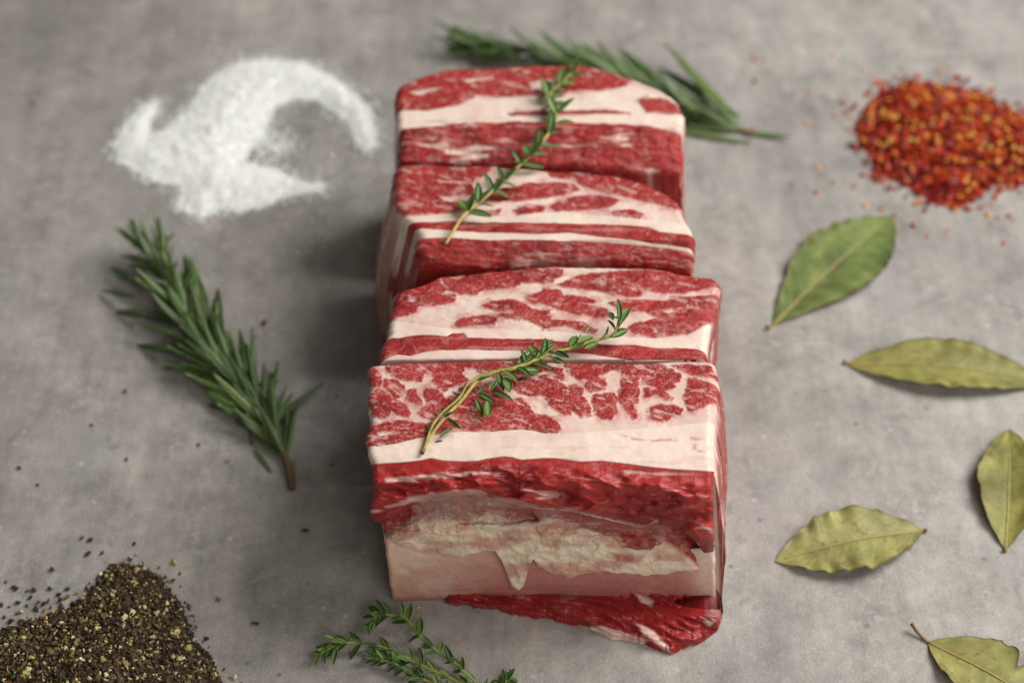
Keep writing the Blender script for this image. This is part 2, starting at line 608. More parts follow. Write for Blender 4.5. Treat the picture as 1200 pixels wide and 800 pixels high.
    def fat(self, pink=0.12, streak=0.12, marks=()):
        sd = self.seed

        def f(P, px, py, SD, depth, x, y):
            r = fbm(np.stack([x * 0.7, y * 5, P[..., 2] * .3], -1), 1.0, 4, sd + 31)
            lean = streak * smooth(0.30, 0.55, r)
            fs = fbm(np.stack([y * 2.0, P[..., 2] * 0.5, SD * 5], -1), 1.0, 4, sd + 17)
            lean = np.maximum(lean, smooth(0.06, 0.2, depth) * smooth(-0.15, 0.15, fs) * 0.9)
            if marks:
                w_ = 1.2 * fbm(P, 4, 3, sd + 33)
                lean = np.maximum(lean, 0.4 * smooth(-1.2, 1.0, sdf(px + w_, py + w_, marks)) * smooth(-0.5, 0.2, fbm(P, 5, 3, sd + 34)))
            c = lean_colour(P, lean, sd, pink)
            return c, 0.0 * lean
        return f

    def strip(self, streak=0.35, fine=1.0, pale=0.0):
        sd = self.seed

        def f(P, px, py, SD, depth, x, y):
            r = fbm(np.stack([x * 0.55, y * 4.5, P[..., 2] * .6], -1), 1.0, 4, sd + 41)
            g = fbm(np.stack([x * 2.2, y * 7, P[..., 2]], -1), 1.0, 3, sd + 42)
            lean = 1 - streak * smooth(0.22, 0.5, r) - 0.3 * fine * smooth(0.2, 0.5, g) - pale
            return lean_colour(P, np.clip(lean, 0, 1), sd, 0.4), 0.02 * lean
        return f


def rib_root(px, py, label):
    p = at_z(px, py, 0)
    return empty('short_rib', (p[0], p[1], 0), label, 'beef rib', 'raw beef short ribs in a row')


z1 = lambda pts: Z(420, 410, 5, pts)
z2 = lambda pts: Z(630, 410, 5, pts)
z5 = lambda pts: Z(420, 300, 5.4545, pts)
z6 = lambda pts: Z(640, 300, 5.4545, pts)
z7 = lambda pts: Z(440, 180, 3, pts)
z8 = lambda pts: Z(440, 30, 2.4, pts)

# ---- rib 1 (bone side facing the viewer)
H1 = 6.8
r1 = rib_root(640, 640, 'short rib whose pale rib bone is exposed, heavily marbled above a thick fat band')
back1 = [(428, 428), (445, 425), (500, 422), (540, 420), (600, 419), (664, 422), (700, 424), (740, 424), (760, 423), (780, 421), (815, 419), (845, 421)]
fatlow1 = [(425, 546), (450, 543), (470, 542), (490, 540), (505, 537), (520, 540), (545, 541), (560, 540), (575, 537), (590, 535), (600, 536),
           (610, 539), (635, 537), (650, 537), (680, 541), (705, 540), (730, 543), (760, 547), (790, 550), (845, 553)]
fattop1 = [(425, 521), (445, 522), (460, 520), (475, 517), (490, 513), (500, 511), (520, 508), (540, 505), (570, 505), (600, 503), (620, 503), (640, 507), (660, 508), (700, 505), (760, 500), (845, 492)]
R1 = Rib(r1, H1, [(430, 424), (430, 470), (430, 500), (429, 520), (433, 545), (435, 552)], [(838, 420), (840, 445), (839, 470), (838, 510), (837, 553)],
         back1, fatlow1, (-1.15, 0.80), 1, roll_b=0.22, roll_f=0.05)
lean1 = [z1(p) for p in (
    [(60, 95), (100, 110), (135, 160), (130, 215), (100, 215), (60, 190), (40, 140)],
    [(165, 100), (240, 60), (420, 48), (620, 40), (760, 50), (900, 42), (930, 90), (830, 115), (760, 125), (700, 95), (620, 95), (610, 130), (640, 180), (600, 200), (540, 215), (500, 240), (440, 190), (450, 150), (420, 130), (380, 140), (370, 185), (300, 175), (230, 165), (170, 140)],
    [(150, 180), (230, 185), (265, 215), (270, 260), (230, 285), (180, 240), (150, 210)],
    [(50, 270), (110, 235), (150, 240), (200, 280), (280, 330), (305, 370), (290, 390), (240, 380), (190, 350), (170, 390), (130, 395), (90, 370), (60, 310)],
    [(290, 240), (330, 235), (350, 280), (380, 330), (340, 320), (290, 290)],
    [(395, 230), (450, 225), (490, 260), (510, 300), (560, 310), (530, 350), (470, 370), (420, 330), (390, 270)],
    [(350, 370), (400, 330), (450, 370), (470, 400), (430, 410), (380, 395)],
    [(500, 310), (600, 230), (640, 200), (760, 200), (850, 250), (900, 290), (960, 290), (1000, 340), (1050, 400), (1100, 430), (1120, 480), (1000, 475), (900, 470), (800, 475), (700, 472), (600, 480), (480, 487), (380, 515), (300, 527), (200, 552), (100, 560), (40, 550), (50, 450), (110, 450), (180, 420), (270, 425), (400, 440), (480, 420), (560, 380), (520, 350)],
    [(900, 180), (980, 165), (1050, 190), (1120, 200), (1120, 260), (1040, 270), (960, 250), (900, 220)],
    [(640, 60), (900, 50), (1100, 55), (1100, 120), (1000, 150), (900, 130), (800, 150), (720, 130)])] + [z2(p) for p in (
    [(160, 70), (300, 72), (480, 82), (500, 110), (420, 120), (380, 140), (400, 200), (390, 230), (320, 245), (280, 220), (290, 180), (240, 170), (180, 120)],
    [(-40, 80), (150, 110), (150, 170), (110, 165), (60, 120), (-30, 110)],
    [(10, 160), (60, 150), (120, 180), (170, 230), (190, 340), (195, 380), (150, 375), (60, 310), (30, 260), (60, 230)],
    [(180, 215), (230, 205), (265, 235), (260, 270), (290, 300), (320, 380), (260, 395), (200, 350), (180, 290)],
    [(335, 270), (400, 260), (440, 250), (465, 290), (450, 330), (465, 370), (430, 400), (380, 400), (340, 370), (330, 320)],
    [(500, 110), (570, 110), (590, 170), (590, 250), (590, 300), (560, 310), (580, 390), (560, 400), (520, 350), (470, 290), (490, 220)],
    [(470, 80), (700, 78), (760, 110), (840, 150), (830, 180), (790, 190), (810, 215), (770, 225), (740, 240), (790, 290), (760, 290), (700, 260), (640, 265), (620, 225), (680, 210), (620, 170), (560, 120)],
    [(790, 90), (1000, 90), (1060, 140), (1060, 170), (960, 150), (880, 130)],
    [(890, 160), (950, 180), (1010, 195), (1060, 230), (1060, 290), (1000, 320), (930, 350), (890, 350), (860, 280), (880, 220)],
    [(665, 340), (720, 318), (800, 325), (845, 350), (840, 375), (780, 385), (760, 410), (710, 415), (670, 390)],
    [(-20, 380), (60, 390), (110, 420), (130, 460), (110, 485), (60, 480), (-20, 490)])]
holes1 = [z1(p) for p in ([(100, 480), (150, 470), (200, 480), (260, 500), (190, 505), (120, 510)], [(120, 440), (190, 455), (260, 450), (300, 470), (220, 470)],
                          [(860, 260), (900, 270), (960, 310), (990, 350), (930, 320)], [(560, 400), (640, 410), (760, 440), (640, 430)])]
c_back1, c_ft1, c_fl1 = R1.curve(back1, 1, 0.015), R1.curve(fattop1, 2, 0.02), R1.curve(fatlow1, 3, 0.03)
fat_tail = [z2(p) for p in ([(640, 50), (700, 40), (1050, 40), (1020, 92), (800, 90), (660, 92)],)]
R1.slab('marbled_meat', c_back1, c_ft1, 170, R1.marbled(lean1, holes1 + fat_tail, 1.7, 2.6, 0.62, 0.60, grow=1.6), 0.05, 0.012, 0.02, nu=520,
        label='deep red lean meat densely marbled with white fat')
R1.slab('fat_layer', c_ft1, c_fl1, 60, R1.fat(0.06, 0.10, [z2(q) for q in ([(470, 485), (560, 515), (640, 525), (760, 518), (900, 508), (975, 515), (940, 530), (780, 530), (640, 537), (550, 525)], [(920, 540), (950, 560), (930, 580), (1000, 600), (940, 596), (905, 575)], [(205, 430), (330, 448), (325, 456), (230, 445)])]), 0.05, 0.008, 0.02, nu=400, label='thick cream-white band of fat')


# front sheets of rib 1: regions between photo-traced edges, given their own depth and relief
def front_part(name, top, bot, left, right, yfun, shade, nx=420, nt=70, thick=0.7, drop=0.3, amp=1.2, seed=0, label=None, endround=0.25, botround=0.0, mat=None):
    T, B = np.array(top, float), np.array(bot, float)
    Lf, Rg = np.array(left, float), np.array(right, float)
    s, t = np.meshgrid(np.linspace(0, 1, nx), np.linspace(0, 1, nt), indexing='ij')
    py = np.full(s.shape, np.mean(T[:, 1]))
    for _ in range(12):
        l, r = np.interp(py, Lf[:, 1], Lf[:, 0]), np.interp(py, Rg[:, 1], Rg[:, 0])
        e3 = np.stack([py / 7, py * 0 + seed, py * 0], -1)
        l = l + 1.6 * fbm(e3, 1, 4, seed + 1)
        r = r + 1.6 * fbm(e3, 1, 4, seed + 2)
        px = l + (r - l) * s
        jit = amp * fbm(np.stack([px / 9, np.zeros_like(px), np.zeros_like(px) + seed], -1), 1, 4, seed)
        y0 = np.interp(px, T[:, 0], T[:, 1])
        y1 = np.interp(px, B[:, 0], B[:, 1]) + jit
        py = y0 + (y1 - y0) * t
    Y = yfun(px, py, t, s)
    dpx = np.minimum(s, 1 - s) * (r - l) / 37.0
    e = np.clip(1 - dpx / endround, 0, 1)
    Y = Y + endround * (1 - np.sqrt(1 - e ** 2)) * 0.9
    if botround:
        hgt = (1 - t) * np.maximum(y1 - y0, 1) / 37.0
        e = np.clip(1 - hgt / botround, 0, 1)
        Y = Y + botround * (1 - np.sqrt(np.maximum(1 - e ** 2, 0)))
    P = at_y(px, py, Y)
    P[..., 2] = np.clip(P[..., 2], 0.03, None)
    Bk = P.copy()
    Bk[..., 1] += thick
    Bk[..., 2] = np.maximum(Bk[..., 2] - drop, 0.02)
    col = shade(P, px, py, t, s)
    nA = nx * nt
    V = np.vstack([P.reshape(-1, 3), Bk.reshape(-1, 3)])
    F = [grid_faces(nx, nt, 0), grid_faces(nx, nt, nA, True)]
    def strip_(ix):
        ix = np.asarray(ix)
        return np.stack([ix[:-1], ix[1:], ix[1:] + nA, ix[:-1] + nA], 1)
    F.append(strip_(np.arange(nx) * nt)[:, :])
    F.append(strip_(np.arange(nx) * nt + nt - 1)[:, ::-1])
    F.append(strip_(np.arange(nt))[:, ::-1])
    F.append(strip_((nx - 1) * nt + np.arange(nt)))
    C = np.vstack([col.reshape(-1, 4)] * 2)
    me = make_mesh(name, V - np.array(r1.location) / S, [np.vstack(F)], mat or M_MEAT, C)
    o = link(name, me, r1)
    if label:
        o['label'] = label
    return o


def P2(px, py):
    return np.stack([px / 37.0, py / 37.0, np.zeros_like(px)], -1)


edgeA = [(430, 612), (446, 612), (460, 606), (472, 600), (482, 592), (515, 586), (540, 583), (572, 581), (600, 590), (630, 596), (667, 598), (696, 605), (724, 612), (748, 618), (772, 614), (800, 620), (815, 634), (825, 648), (842, 645)]
edgeB = [(440, 630), (455, 632), (472, 638), (491, 645), (515, 647), (543, 651), (563, 645), (580, 645), (588, 657), (595, 676), (600, 686), (608, 691), (613, 687), (617, 676), (620, 664), (625, 655), (632, 664), (648, 671), (672, 676), (686, 671), (705, 668), (724, 671), (753, 674), (781, 672), (800, 668), (845, 668)]
edgeC = [(455, 707), (465, 706), (515, 704), (563, 700), (610, 702), (658, 704), (705, 708), (753, 711), (781, 718), (810, 723), (845, 726)]
edgeD = [(500, 704), (524, 708), (563, 712), (610, 721), (648, 728), (686, 734), (715, 749), (753, 754), (786, 767), (814, 756), (840, 745), (850, 714)]


c_fl1s = R1.curve(fatlow1, 3, 0.0)


def yA(px, py, t, s):
    x = at_z(px, py * 0 + 545, H1)[..., 0]
    y0 = c_fl1s(x)
    p = P2(px, py)
    fold = fbm(np.stack([p[..., 0] * 0.9 + p[..., 1] * 1.2, p[..., 1] * 2.2 - p[..., 0] * 0.7, p[..., 2]], -1), 1, 3, 61)
    ridge = 1 - np.abs(fbm(np.stack([p[..., 0] * 1.1 + p[..., 1] * 1.6, p[..., 1] * 2.6 - p[..., 0] * 0.9, p[..., 2]], -1), 1, 2, 62)) * 2
    out = 0.05 + 0.84 * np.sin(np.clip(t, 0, 1) * math.pi * 0.55) ** 0.8
    rel = (0.20 * fold + 0.09 * ridge) * smooth(0.05, 0.35, t)
    lip = 0.28 * smooth(0.86, 1.0, t) ** 2
    return y0 - out - rel + lip


def cA(P, px, py, t, s):
    p = P2(px, py)
    r = fbm(np.stack([p[..., 0] * 0.8 + p[..., 1], p[..., 1] * 4.5 - p[..., 0] * 0.45, p[..., 2]], -1), 1, 4, 63)
    lean = 1 - 0.75 * smooth(0.28, 0.5, r) * smooth(0.1, 0.3, t)
    wx = 2.5 * fbm(p, 2.5, 3, 64)
    fat = [Z(420, 400, 2.104, q) for q in (
        [(60, 335), (120, 328), (200, 320), (300, 318), (380, 322), (300, 332), (200, 338), (110, 348), (65, 350)],
        [(640, 315), (740, 318), (850, 322), (850, 330), (740, 332), (660, 328)],
        [(320, 375), (400, 388), (450, 405), (560, 418), (620, 432), (700, 450), (740, 436), (745, 446), (700, 466), (600, 446), (500, 424), (420, 416), (340, 396)],
        [(130, 378), (210, 366), (300, 362), (330, 378), (230, 392), (140, 400), (60, 415), (60, 405)],
        [(520, 330), (600, 340), (720, 350), (720, 354), (600, 346), (520, 336)])]
    d = sdf(px + wx, py + wx * 0.8, fat)
    lean = lean * (1 - 0.72 * smooth(0.0, 3.0, d + 1.5 * fbm(p, 6, 3, 65)))
    top = smooth(0.0, 0.12, t)
    lean = 1 - (1 - lean) * top
    c = lean_colour(P, np.clip(lean, 0, 1), 71, 0.55)
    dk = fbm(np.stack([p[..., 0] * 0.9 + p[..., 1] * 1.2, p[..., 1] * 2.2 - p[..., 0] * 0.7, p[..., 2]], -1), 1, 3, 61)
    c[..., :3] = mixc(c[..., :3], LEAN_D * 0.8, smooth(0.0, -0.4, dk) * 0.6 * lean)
    c[..., 3] *= 0.5
    return c


front_part('lean_flap', fatlow1, edgeA, [(433, 540), (436, 552), (437, 575), (434, 600), (442, 620)], [(838, 540), (837, 560), (836, 600), (836, 640), (838, 660)],
           yA, cA, 460, 90, 0.9, 0.9, 1.4, 5, 'moist dark red muscle folded over the bone edge', 0.22)


FLAPS = [(h_, Z(420, 400, 2.104, q)) for h_, q in (
    (0.14, [(430, 452), (460, 432), (520, 440), (600, 470), (610, 492), (520, 500), (450, 484)]),
    (0.10, [(410, 530), (440, 498), (520, 508), (620, 500), (660, 530), (650, 600), (560, 600), (440, 600)]),
    (0.13, [(60, 490), (100, 465), (200, 468), (270, 455), (340, 478), (350, 530), (260, 560), (150, 540), (60, 520)]),
    (0.08, [(195, 512), (240, 502), (300, 508), (345, 500), (350, 560), (200, 560)]),
    (-0.14, [(630, 480), (690, 472), (745, 492), (720, 512), (650, 508)]),
    (-0.16, [(230, 430), (330, 400), (430, 415), (440, 440), (350, 450), (250, 450)]),
    (0.05, [(760, 500), (800, 520), (870, 510), (880, 600), (760, 600), (700, 540)]))]


def yB(px, py, t, s):
    p = P2(px, py)
    ea = np.interp(px, *np.array(edgeA).T)
    h = (py - (ea - 14)) / 60.0
    base = -5.28 - 0.50 * smooth(0.20, 0.85, h)
    rel = 0.13 * fbm(np.stack([p[..., 0] * 0.9, p[..., 1] * 2.2, p[..., 2]], -1), 1.2, 5, 81) + 0.05 * fbm(p, 6, 3, 82)
    wx = 5.0 * fbm(p, 1.2, 3, 89) + 4.0 * fbm(p, 4.0, 3, 88)
    rel = 0.10 * fbm(np.stack([p[..., 0] * 0.7, p[..., 1] * 1.8, p[..., 2]], -1), 1.1, 4, 81) + 0.025 * fbm(p, 7, 3, 82)
    rdg = 1 - 2 * np.abs(fbm(np.stack([p[..., 0] * 1.3, p[..., 1] * 2.6, p[..., 2]], -1), 1.2, 4, 90))
    rel = rel + 0.07 * rdg + 0.05 * fbm(np.stack([p[..., 0] * 3, p[..., 1] * 5, p[..., 2]], -1), 1, 4, 80)
    for hgt, pl in FLAPS:
        ya, yb_ = min(q[1] for q in pl), max(q[1] for q in pl)
        tap = 1.0 if hgt < 0 else np.clip((py - ya) / (min(yb_, 672) - ya), 0, 1) ** 0.8
        rel = rel + hgt * tap * smooth(-1.5, 3.0, sdf(px + wx, py + wx * 0.7, [pl]))
    rel = rel * smooth(-6, 18, py - ea)
    base = base + 0.05 * smooth(500, 455, px) * smooth(640, 615, py)
    rt = smooth(690, 800, px)
    return base - rel * (1 - 0.4 * rt)


def cB(P, px, py, t, s):
    p = P2(px, py)
    a = fbm(np.stack([p[..., 0] * 0.8, p[..., 1] * 1.8, p[..., 2]], -1), 1.3, 5, 83)
    cream = np.array([0.80, 0.68, 0.52])
    tan = np.array([0.62, 0.37, 0.28])
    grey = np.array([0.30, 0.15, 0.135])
    c = mixc(cream, tan, smooth(-0.15, 0.35, a))
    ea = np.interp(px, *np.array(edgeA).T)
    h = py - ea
    c = mixc(c, mixc(grey, np.array([0.26, 0.03, 0.03]), smooth(-0.1, 0.4, fbm(p, 1.4, 4, 79))), smooth(32, 8, h + 14 * a) * 0.9)  # mauve and red membrane, with the recess shade under the lip painted in
    wx = 4 * fbm(p, 2.2, 3, 84)
    red = [Z(420, 400, 2.104, q) for q in (
        [(20, 400), (130, 405), (150, 430), (100, 450), (60, 470), (20, 480)],
        [(640, 470), (700, 470), (740, 490), (720, 512), (660, 505)],
        [(740, 450), (800, 455), (880, 470), (880, 550), (840, 555), (800, 520), (760, 490)],
        [(350, 470), (400, 462), (430, 490), (390, 500)],
        [(240, 425), (300, 430), (280, 445), (230, 440)],
        [(625, 520), (700, 525), (690, 545), (640, 540)])]
    d = sdf(px + wx, py + wx * 0.6, red)
    k = smooth(-3, 3, d)
    rc = mixc(LEAN, np.array([0.55, 0.20, 0.16]), smooth(0.0, 0.4, fbm(p, 4, 3, 85)) * 0.8)
    c = mixc(c, rc, k * np.where((px > 690) & (px < 770) & (py > 645), 0.55, np.where(px < 640, np.where(px < 500, 0.95, 0.45), 0.9)))
    fl_ = np.zeros(px.shape)
    for hgt, pl in FLAPS:
        if hgt > 0:
            fl_ = np.maximum(fl_, smooth(-1, 3, sdf(px + wx * .7, py + wx * 0.5, [pl])))
    c = mixc(c, np.array([0.82, 0.71, 0.56]), fl_ * 0.65 * (1 - k) * smooth(0.35, -0.25, a))
    blot = smooth(0.20, 0.5, fbm(p, 1.6, 5, 86)) * 0.40
    c = mixc(c, np.array([0.50, 0.16, 0.14]), blot)
    return np.concatenate([c, (k * 0.6)[..., None]], -1)


topB = [(a, b - 16) for a, b in edgeA]
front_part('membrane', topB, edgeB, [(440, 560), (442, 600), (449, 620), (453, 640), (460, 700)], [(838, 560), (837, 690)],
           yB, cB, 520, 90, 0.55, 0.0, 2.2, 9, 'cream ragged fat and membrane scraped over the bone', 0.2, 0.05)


def yC(px, py, t, s):
    p = P2(px, py)
    h = (py - 625) / 85.0
    bulge = 0.55 * np.sin(np.clip(h, 0, 1) * math.pi) ** 0.8
    base = -5.00 - 0.30 * h
    rel = 0.03 * fbm(np.stack([p[..., 0] * 0.5, p[..., 1] * 1.5, p[..., 2]], -1), 1.5, 4, 91)
    rel = rel + 0.02 * fbm(np.stack([p[..., 0] * 2.5, p[..., 1] * 4, p[..., 2]], -1), 1.5, 4, 97)
    saddle = -0.25 * ((s - 0.5) * 2) ** 2
    return base - bulge * 0.8 + rel + saddle * 0.6


def cC(P, px, py, t, s):
    p = P2(px, py)
    a = fbm(np.stack([p[..., 0] * 0.8, p[..., 1] * 1.5, p[..., 2]], -1), 1.3, 5, 93)
    tan = np.array([0.62, 0.375, 0.285])
    cream = np.array([0.70, 0.56, 0.46])
    mauve = np.array([0.45, 0.165, 0.150])
    c = mixc(tan, cream, smooth(-0.3, 0.4, a) * 0.7)
    c = mixc(c, cream, smooth(0.72, 0.95, s) * 0.7)
    m = smooth(490, 600, px + 30 * a) * smooth(838, 790, px) * smooth(640, 668, py + 8 * a)
    c = mixc(c, mauve, m * 0.85)
    c = mixc(c, np.array([0.52, 0.27, 0.20]), smooth(0.0, 0.5, fbm(p, 0.9, 3, 95)) * 0.5 * (1 - m))
    st = fbm(np.stack([p[..., 0] * 0.35, p[..., 1] * 7, p[..., 2]], -1), 1.3, 4, 94)
    c = mixc(c, np.array([0.50, 0.10, 0.09]), smooth(0.3, 0.5, st) * smooth(660, 695, py) * 0.35)
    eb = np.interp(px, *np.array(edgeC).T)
    c = mixc(c, np.array([0.50, 0.09, 0.08]), smooth(9, 1, eb - py + 4 * a) * 0.75)  # red line at the bottom edge, plus painted shading where the bone curves under
    c = mixc(c, np.array([0.74, 0.46, 0.34]), smooth(0.03, 0.0, s + 0.01 * a) * 0.8)
    c = mixc(c, np.array([0.76, 0.56, 0.47]), smooth(0.93, 0.985, s + 0.02 * a) * 0.8)
    return np.concatenate([c, np.zeros(px.shape + (1,))], -1)


topC = [(440, 615), (472, 622), (540, 628), (620, 632), (700, 640), (780, 645), (845, 640)]
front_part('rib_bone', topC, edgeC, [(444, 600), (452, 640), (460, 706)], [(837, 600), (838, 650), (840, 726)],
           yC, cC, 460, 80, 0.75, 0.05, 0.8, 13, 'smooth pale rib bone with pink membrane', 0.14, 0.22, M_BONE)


def yD(px, py, t, s):
    p = P2(px, py)
    zc = np.clip(1 - t, 0, 1) * (0.35 + 0.2 * smooth(770, 845, px)) + 0.03           # wanted height above the table
    d = ray(px, py)
    yy = (CAM + d * ((zc - CAM[2]) / d[..., 2])[..., None])[..., 1]
    st_ = np.stack([p[..., 0] * 0.8 - p[..., 1] * 0.5, p[..., 1] * 2.4 - p[..., 0] * 0.7, p[..., 2]], -1)
    rel = -0.26 * (0.5 + fbm(st_, 1.2, 3, 101)).clip(0, 1) - 0.05 * (0.6 + fbm(st_, 4, 3, 102)).clip(0, 1)
    return yy + rel * smooth(0, 0.3, t) * smooth(1.0, 0.8, t)


def cD(P, px, py, t, s):
    p = P2(px, py)
    a = fbm(p, 1.6, 4, 103)
    lean = np.ones(px.shape)
    fat = [Z(420, 400, 2.104, q) for q in ([(570, 705), (600, 700), (660, 718), (720, 735), (700, 748), (630, 742), (585, 725)],
                                           [(680, 690), (720, 705), (760, 745), (770, 768), (740, 750), (700, 720)], [(850, 690), (880, 690), (870, 705)])]
    wx = 3 * fbm(p, 3, 3, 104)
    k = smooth(-2, 2, sdf(px + wx, py + wx, fat))
    lean = 1 - 0.8 * k - 0.4 * smooth(0.25, 0.45, a)
    c = lean_colour(P, np.clip(lean, 0, 1), 105, 0.5)
    c[..., :3] = mixc(c[..., :3], LEAN_D, 0.5 * (1 - k))
    c[..., 3] *= 0.15
    return c


topD = [(a, b - 12) for a, b in edgeC]
front_part('underside_meat', topD, edgeD, [(520, 690), (523, 710)], [(838, 690), (843, 705), (846, 722), (842, 742), (824, 764)], yD, cD, 380, 46, 1.2, 0.0, 4.5, 17, 'glistening ragged red meat trim under the bone', 0.4)

# ---- rib 2
H2 = 6.55
r2 = rib_root(640, 450, 'short rib with long white fat wedge, touching the exposed-bone rib')
back2 = z5([(120, 225), (300, 205), (430, 165), (530, 118), (700, 110), (900, 85), (1100, 65), (1200, 55)]) + z6([(60, 52), (300, 62), (500, 62), (700, 70), (880, 110), (1080, 132), (1160, 140)])
ft2 = z5([(100, 400), (190, 402), (370, 430), (600, 462), (900, 460), (1200, 478)]) + z6([(60, 478), (300, 500), (520, 512), (700, 520), (900, 500), (1000, 450), (1040, 430), (1160, 420)])
fl2 = z5([(100, 520), (190, 520), (260, 520), (400, 500), (470, 500), (560, 515), (600, 490), (670, 490), (700, 520), (900, 525), (1200, 530)]) + z6([(60, 540), (160, 550), (400, 560), (560, 565), (700, 580), (950, 590), (1030, 610), (1160, 620)])
ls2 = z5([(100, 665), (150, 660), (250, 625), (330, 635), (420, 612), (520, 600), (700, 595), (900, 600), (1050, 602), (1200, 615)]) + z6([(100, 618), (200, 615), (350, 630), (500, 655), (650, 665), (1020, 655), (1160, 650)])
fr2 = [(436, 422), (500, 421), (600, 420), (700, 421), (846, 421)]
R2 = Rib(r2, H2, [(474, 335), (461, 346), (456, 373), (453, 395), (446, 408), (446, 423)], [(838, 323), (845, 334), (843, 345), (834, 378), (829, 411), (828, 423)],
         back2, fr2, (0.2, 0.15), 2, 0.2, 0.06)
lean2 = [z5(p) for p in (
    [(280, 205), (440, 160), (530, 110), (700, 105), (900, 80), (1250, 50), (1250, 165), (1050, 165), (1000, 200), (850, 215), (790, 215), (770, 245), (650, 240), (560, 210), (540, 240), (620, 240), (620, 290), (500, 310), (430, 320), (380, 320), (370, 360), (300, 380), (180, 402), (205, 290)],
    [(790, 320), (850, 290), (960, 280), (1060, 300), (1110, 340), (1220, 345), (1220, 465), (1080, 410), (900, 390), (870, 440), (770, 440), (650, 455), (620, 440), (650, 400), (780, 385), (830, 370), (950, 365), (850, 345)],
    [(1060, 260), (1150, 230), (1220, 200), (1220, 300), (1100, 300)])] + [z6(p) for p in (
    [(-20, 70), (120, 90), (100, 120), (60, 140), (-20, 168)],
    [(70, 180), (200, 125), (350, 110), (500, 95), (640, 90), (850, 115), (1080, 130), (1150, 190), (1000, 215), (860, 240), (750, 240), (620, 215), (610, 250), (560, 260), (480, 255), (430, 250), (370, 230), (290, 215), (100, 190)],
    [(-20, 208), (90, 215), (110, 250), (250, 260), (330, 285), (310, 300), (200, 300), (300, 320), (390, 340), (400, 390), (340, 395), (200, 370), (80, 340), (-20, 300)],
    [(400, 300), (480, 280), (640, 285), (780, 290), (800, 260), (950, 265), (1050, 250), (1120, 250), (1080, 400), (1000, 440), (930, 490), (800, 500), (690, 515), (560, 490), (520, 460), (560, 430), (640, 420), (720, 390), (640, 350), (480, 350)],
    [(-20, 360), (40, 380), (30, 410), (150, 410), (220, 420), (330, 470), (300, 490), (200, 470), (120, 440), (-20, 465)])]
holes2 = [z5(p) for p in ([(300, 290), (340, 270), (380, 285), (350, 300)], [(530, 130), (560, 190), (600, 195), (560, 205), (525, 170)])] + \
         [z6(p) for p in ([(500, 190), (560, 200), (580, 225), (540, 215)], [(720, 345), (800, 335), (850, 355), (780, 370)], [(400, 150), (440, 140), (460, 160)],
                          [(680, 480), (700, 455), (720, 490)], [(1000, 225), (1110, 215), (1110, 235), (1000, 245)])]
cb, ct, cf, cs, ce = R2.curve(back2, 11, 0.02), R2.curve(ft2, 12, 0.02), R2.curve(fl2, 13, 0.02), R2.curve(ls2, 14, 0.02), R2.curve(fr2, 15, 0.01)
R2.slab('marbled_meat', cb, ct, 120, R2.marbled(lean2, holes2, 1.6, 2.0, 0.50, 0.45, grow=0.8), 0.06, 0.02, 0.02, nu=460, label='red lean meat with broad white fat seams')
R2.slab('fat_layer', ct, cf, 40, R2.fat(0.05, 0.1), 0.05, 0.008, 0.02)
R2.slab('lean_strip', cf, cs, 30, R2.strip(0.2, 0.5), 0.05, 0.02, 0.03)
R2.slab('silverskin', cs, ce, 16, R2.fat(0.25, 0.2), 0.04, 0.01, 0.02, label='thin white edge of connective fat')

# ---- rib 3
H3 = 6.75
r3 = rib_root(635, 330, 'short rib with smooth arched red edge, under the cut end of a thyme sprig')
back3 = z7([(30, 40), (75, 42), (100, 36), (250, 34), (420, 30), (520, 42), (620, 52), (760, 57), (900, 88), (1000, 126), (1075, 180), (1150, 240)])
ft3 = z7([(60, 218), (95, 222), (250, 210), (400, 216), (480, 220), (560, 205), (700, 200), (830, 220), (950, 232), (1060, 240), (1150, 260)])
fl3 = z7([(60, 236), (95, 238), (130, 240), (250, 235), (400, 240), (560, 240), (800, 245), (960, 255), (1000, 275), (1115, 285), (1160, 290)])
ls3 = z7([(60, 258), (140, 258), (300, 270), (400, 275), (560, 280), (680, 275), (800, 290), (950, 310), (1120, 335), (1160, 340)])
ws3 = z7([(60, 290), (145, 295), (250, 295), (400, 300), (560, 300), (700, 305), (850, 315), (1000, 330), (1115, 350), (1160, 355)])
fr3 = z7([(60, 370), (180, 380), (260, 402), (380, 402), (500, 390), (620, 376), (760, 372), (900, 385), (1020, 402), (1110, 418), (1160, 425)])
ysl = float(at_z(640, 281, H3)[1])
R3 = Rib(r3, H3, [(463, 192), (462, 215), (463, 240), (472, 254), (483, 262), (488, 272), (492, 290), (498, 310)],
         [(799, 240), (806, 258), (812, 274), (817, 290), (812, 305), (811, 325)], back3, fr3, (0.95, 0.1), 3, 0.3, 0.1, (ysl, 0.9))
lean3 = [z7(p) for p in (
    [(55, 35), (420, 20), (400, 60), (340, 100), (230, 95), (150, 90), (60, 75)],
    [(60, 80), (200, 95), (230, 105), (340, 110), (350, 150), (220, 150), (240, 170), (330, 180), (330, 205), (100, 215), (60, 150)],
    [(380, 170), (430, 130), (540, 105), (700, 105), (720, 125), (660, 145), (590, 155), (480, 170)],
    [(485, 200), (540, 180), (600, 185), (590, 200), (500, 213)],
    [(610, 190), (640, 165), (700, 150), (800, 145), (860, 165), (830, 185), (740, 195), (640, 200)],
    [(830, 205), (900, 200), (940, 215), (930, 228), (840, 215)],
    [(600, 60), (640, 40), (760, 45), (900, 78), (1000, 118), (1100, 185), (1060, 195), (950, 170), (860, 150), (740, 115), (690, 90), (620, 80)],
    [(385, 210), (440, 195), (440, 210), (400, 218)])]
cb, ct, cf, cs, cw, ce = [R3.curve(c, 20 + i, a) for i, (c, a) in enumerate(((back3, .02), (ft3, .02), (fl3, .02), (ls3, .02), (ws3, .02), (fr3, .02)))]
yb3, yf3 = ce, None
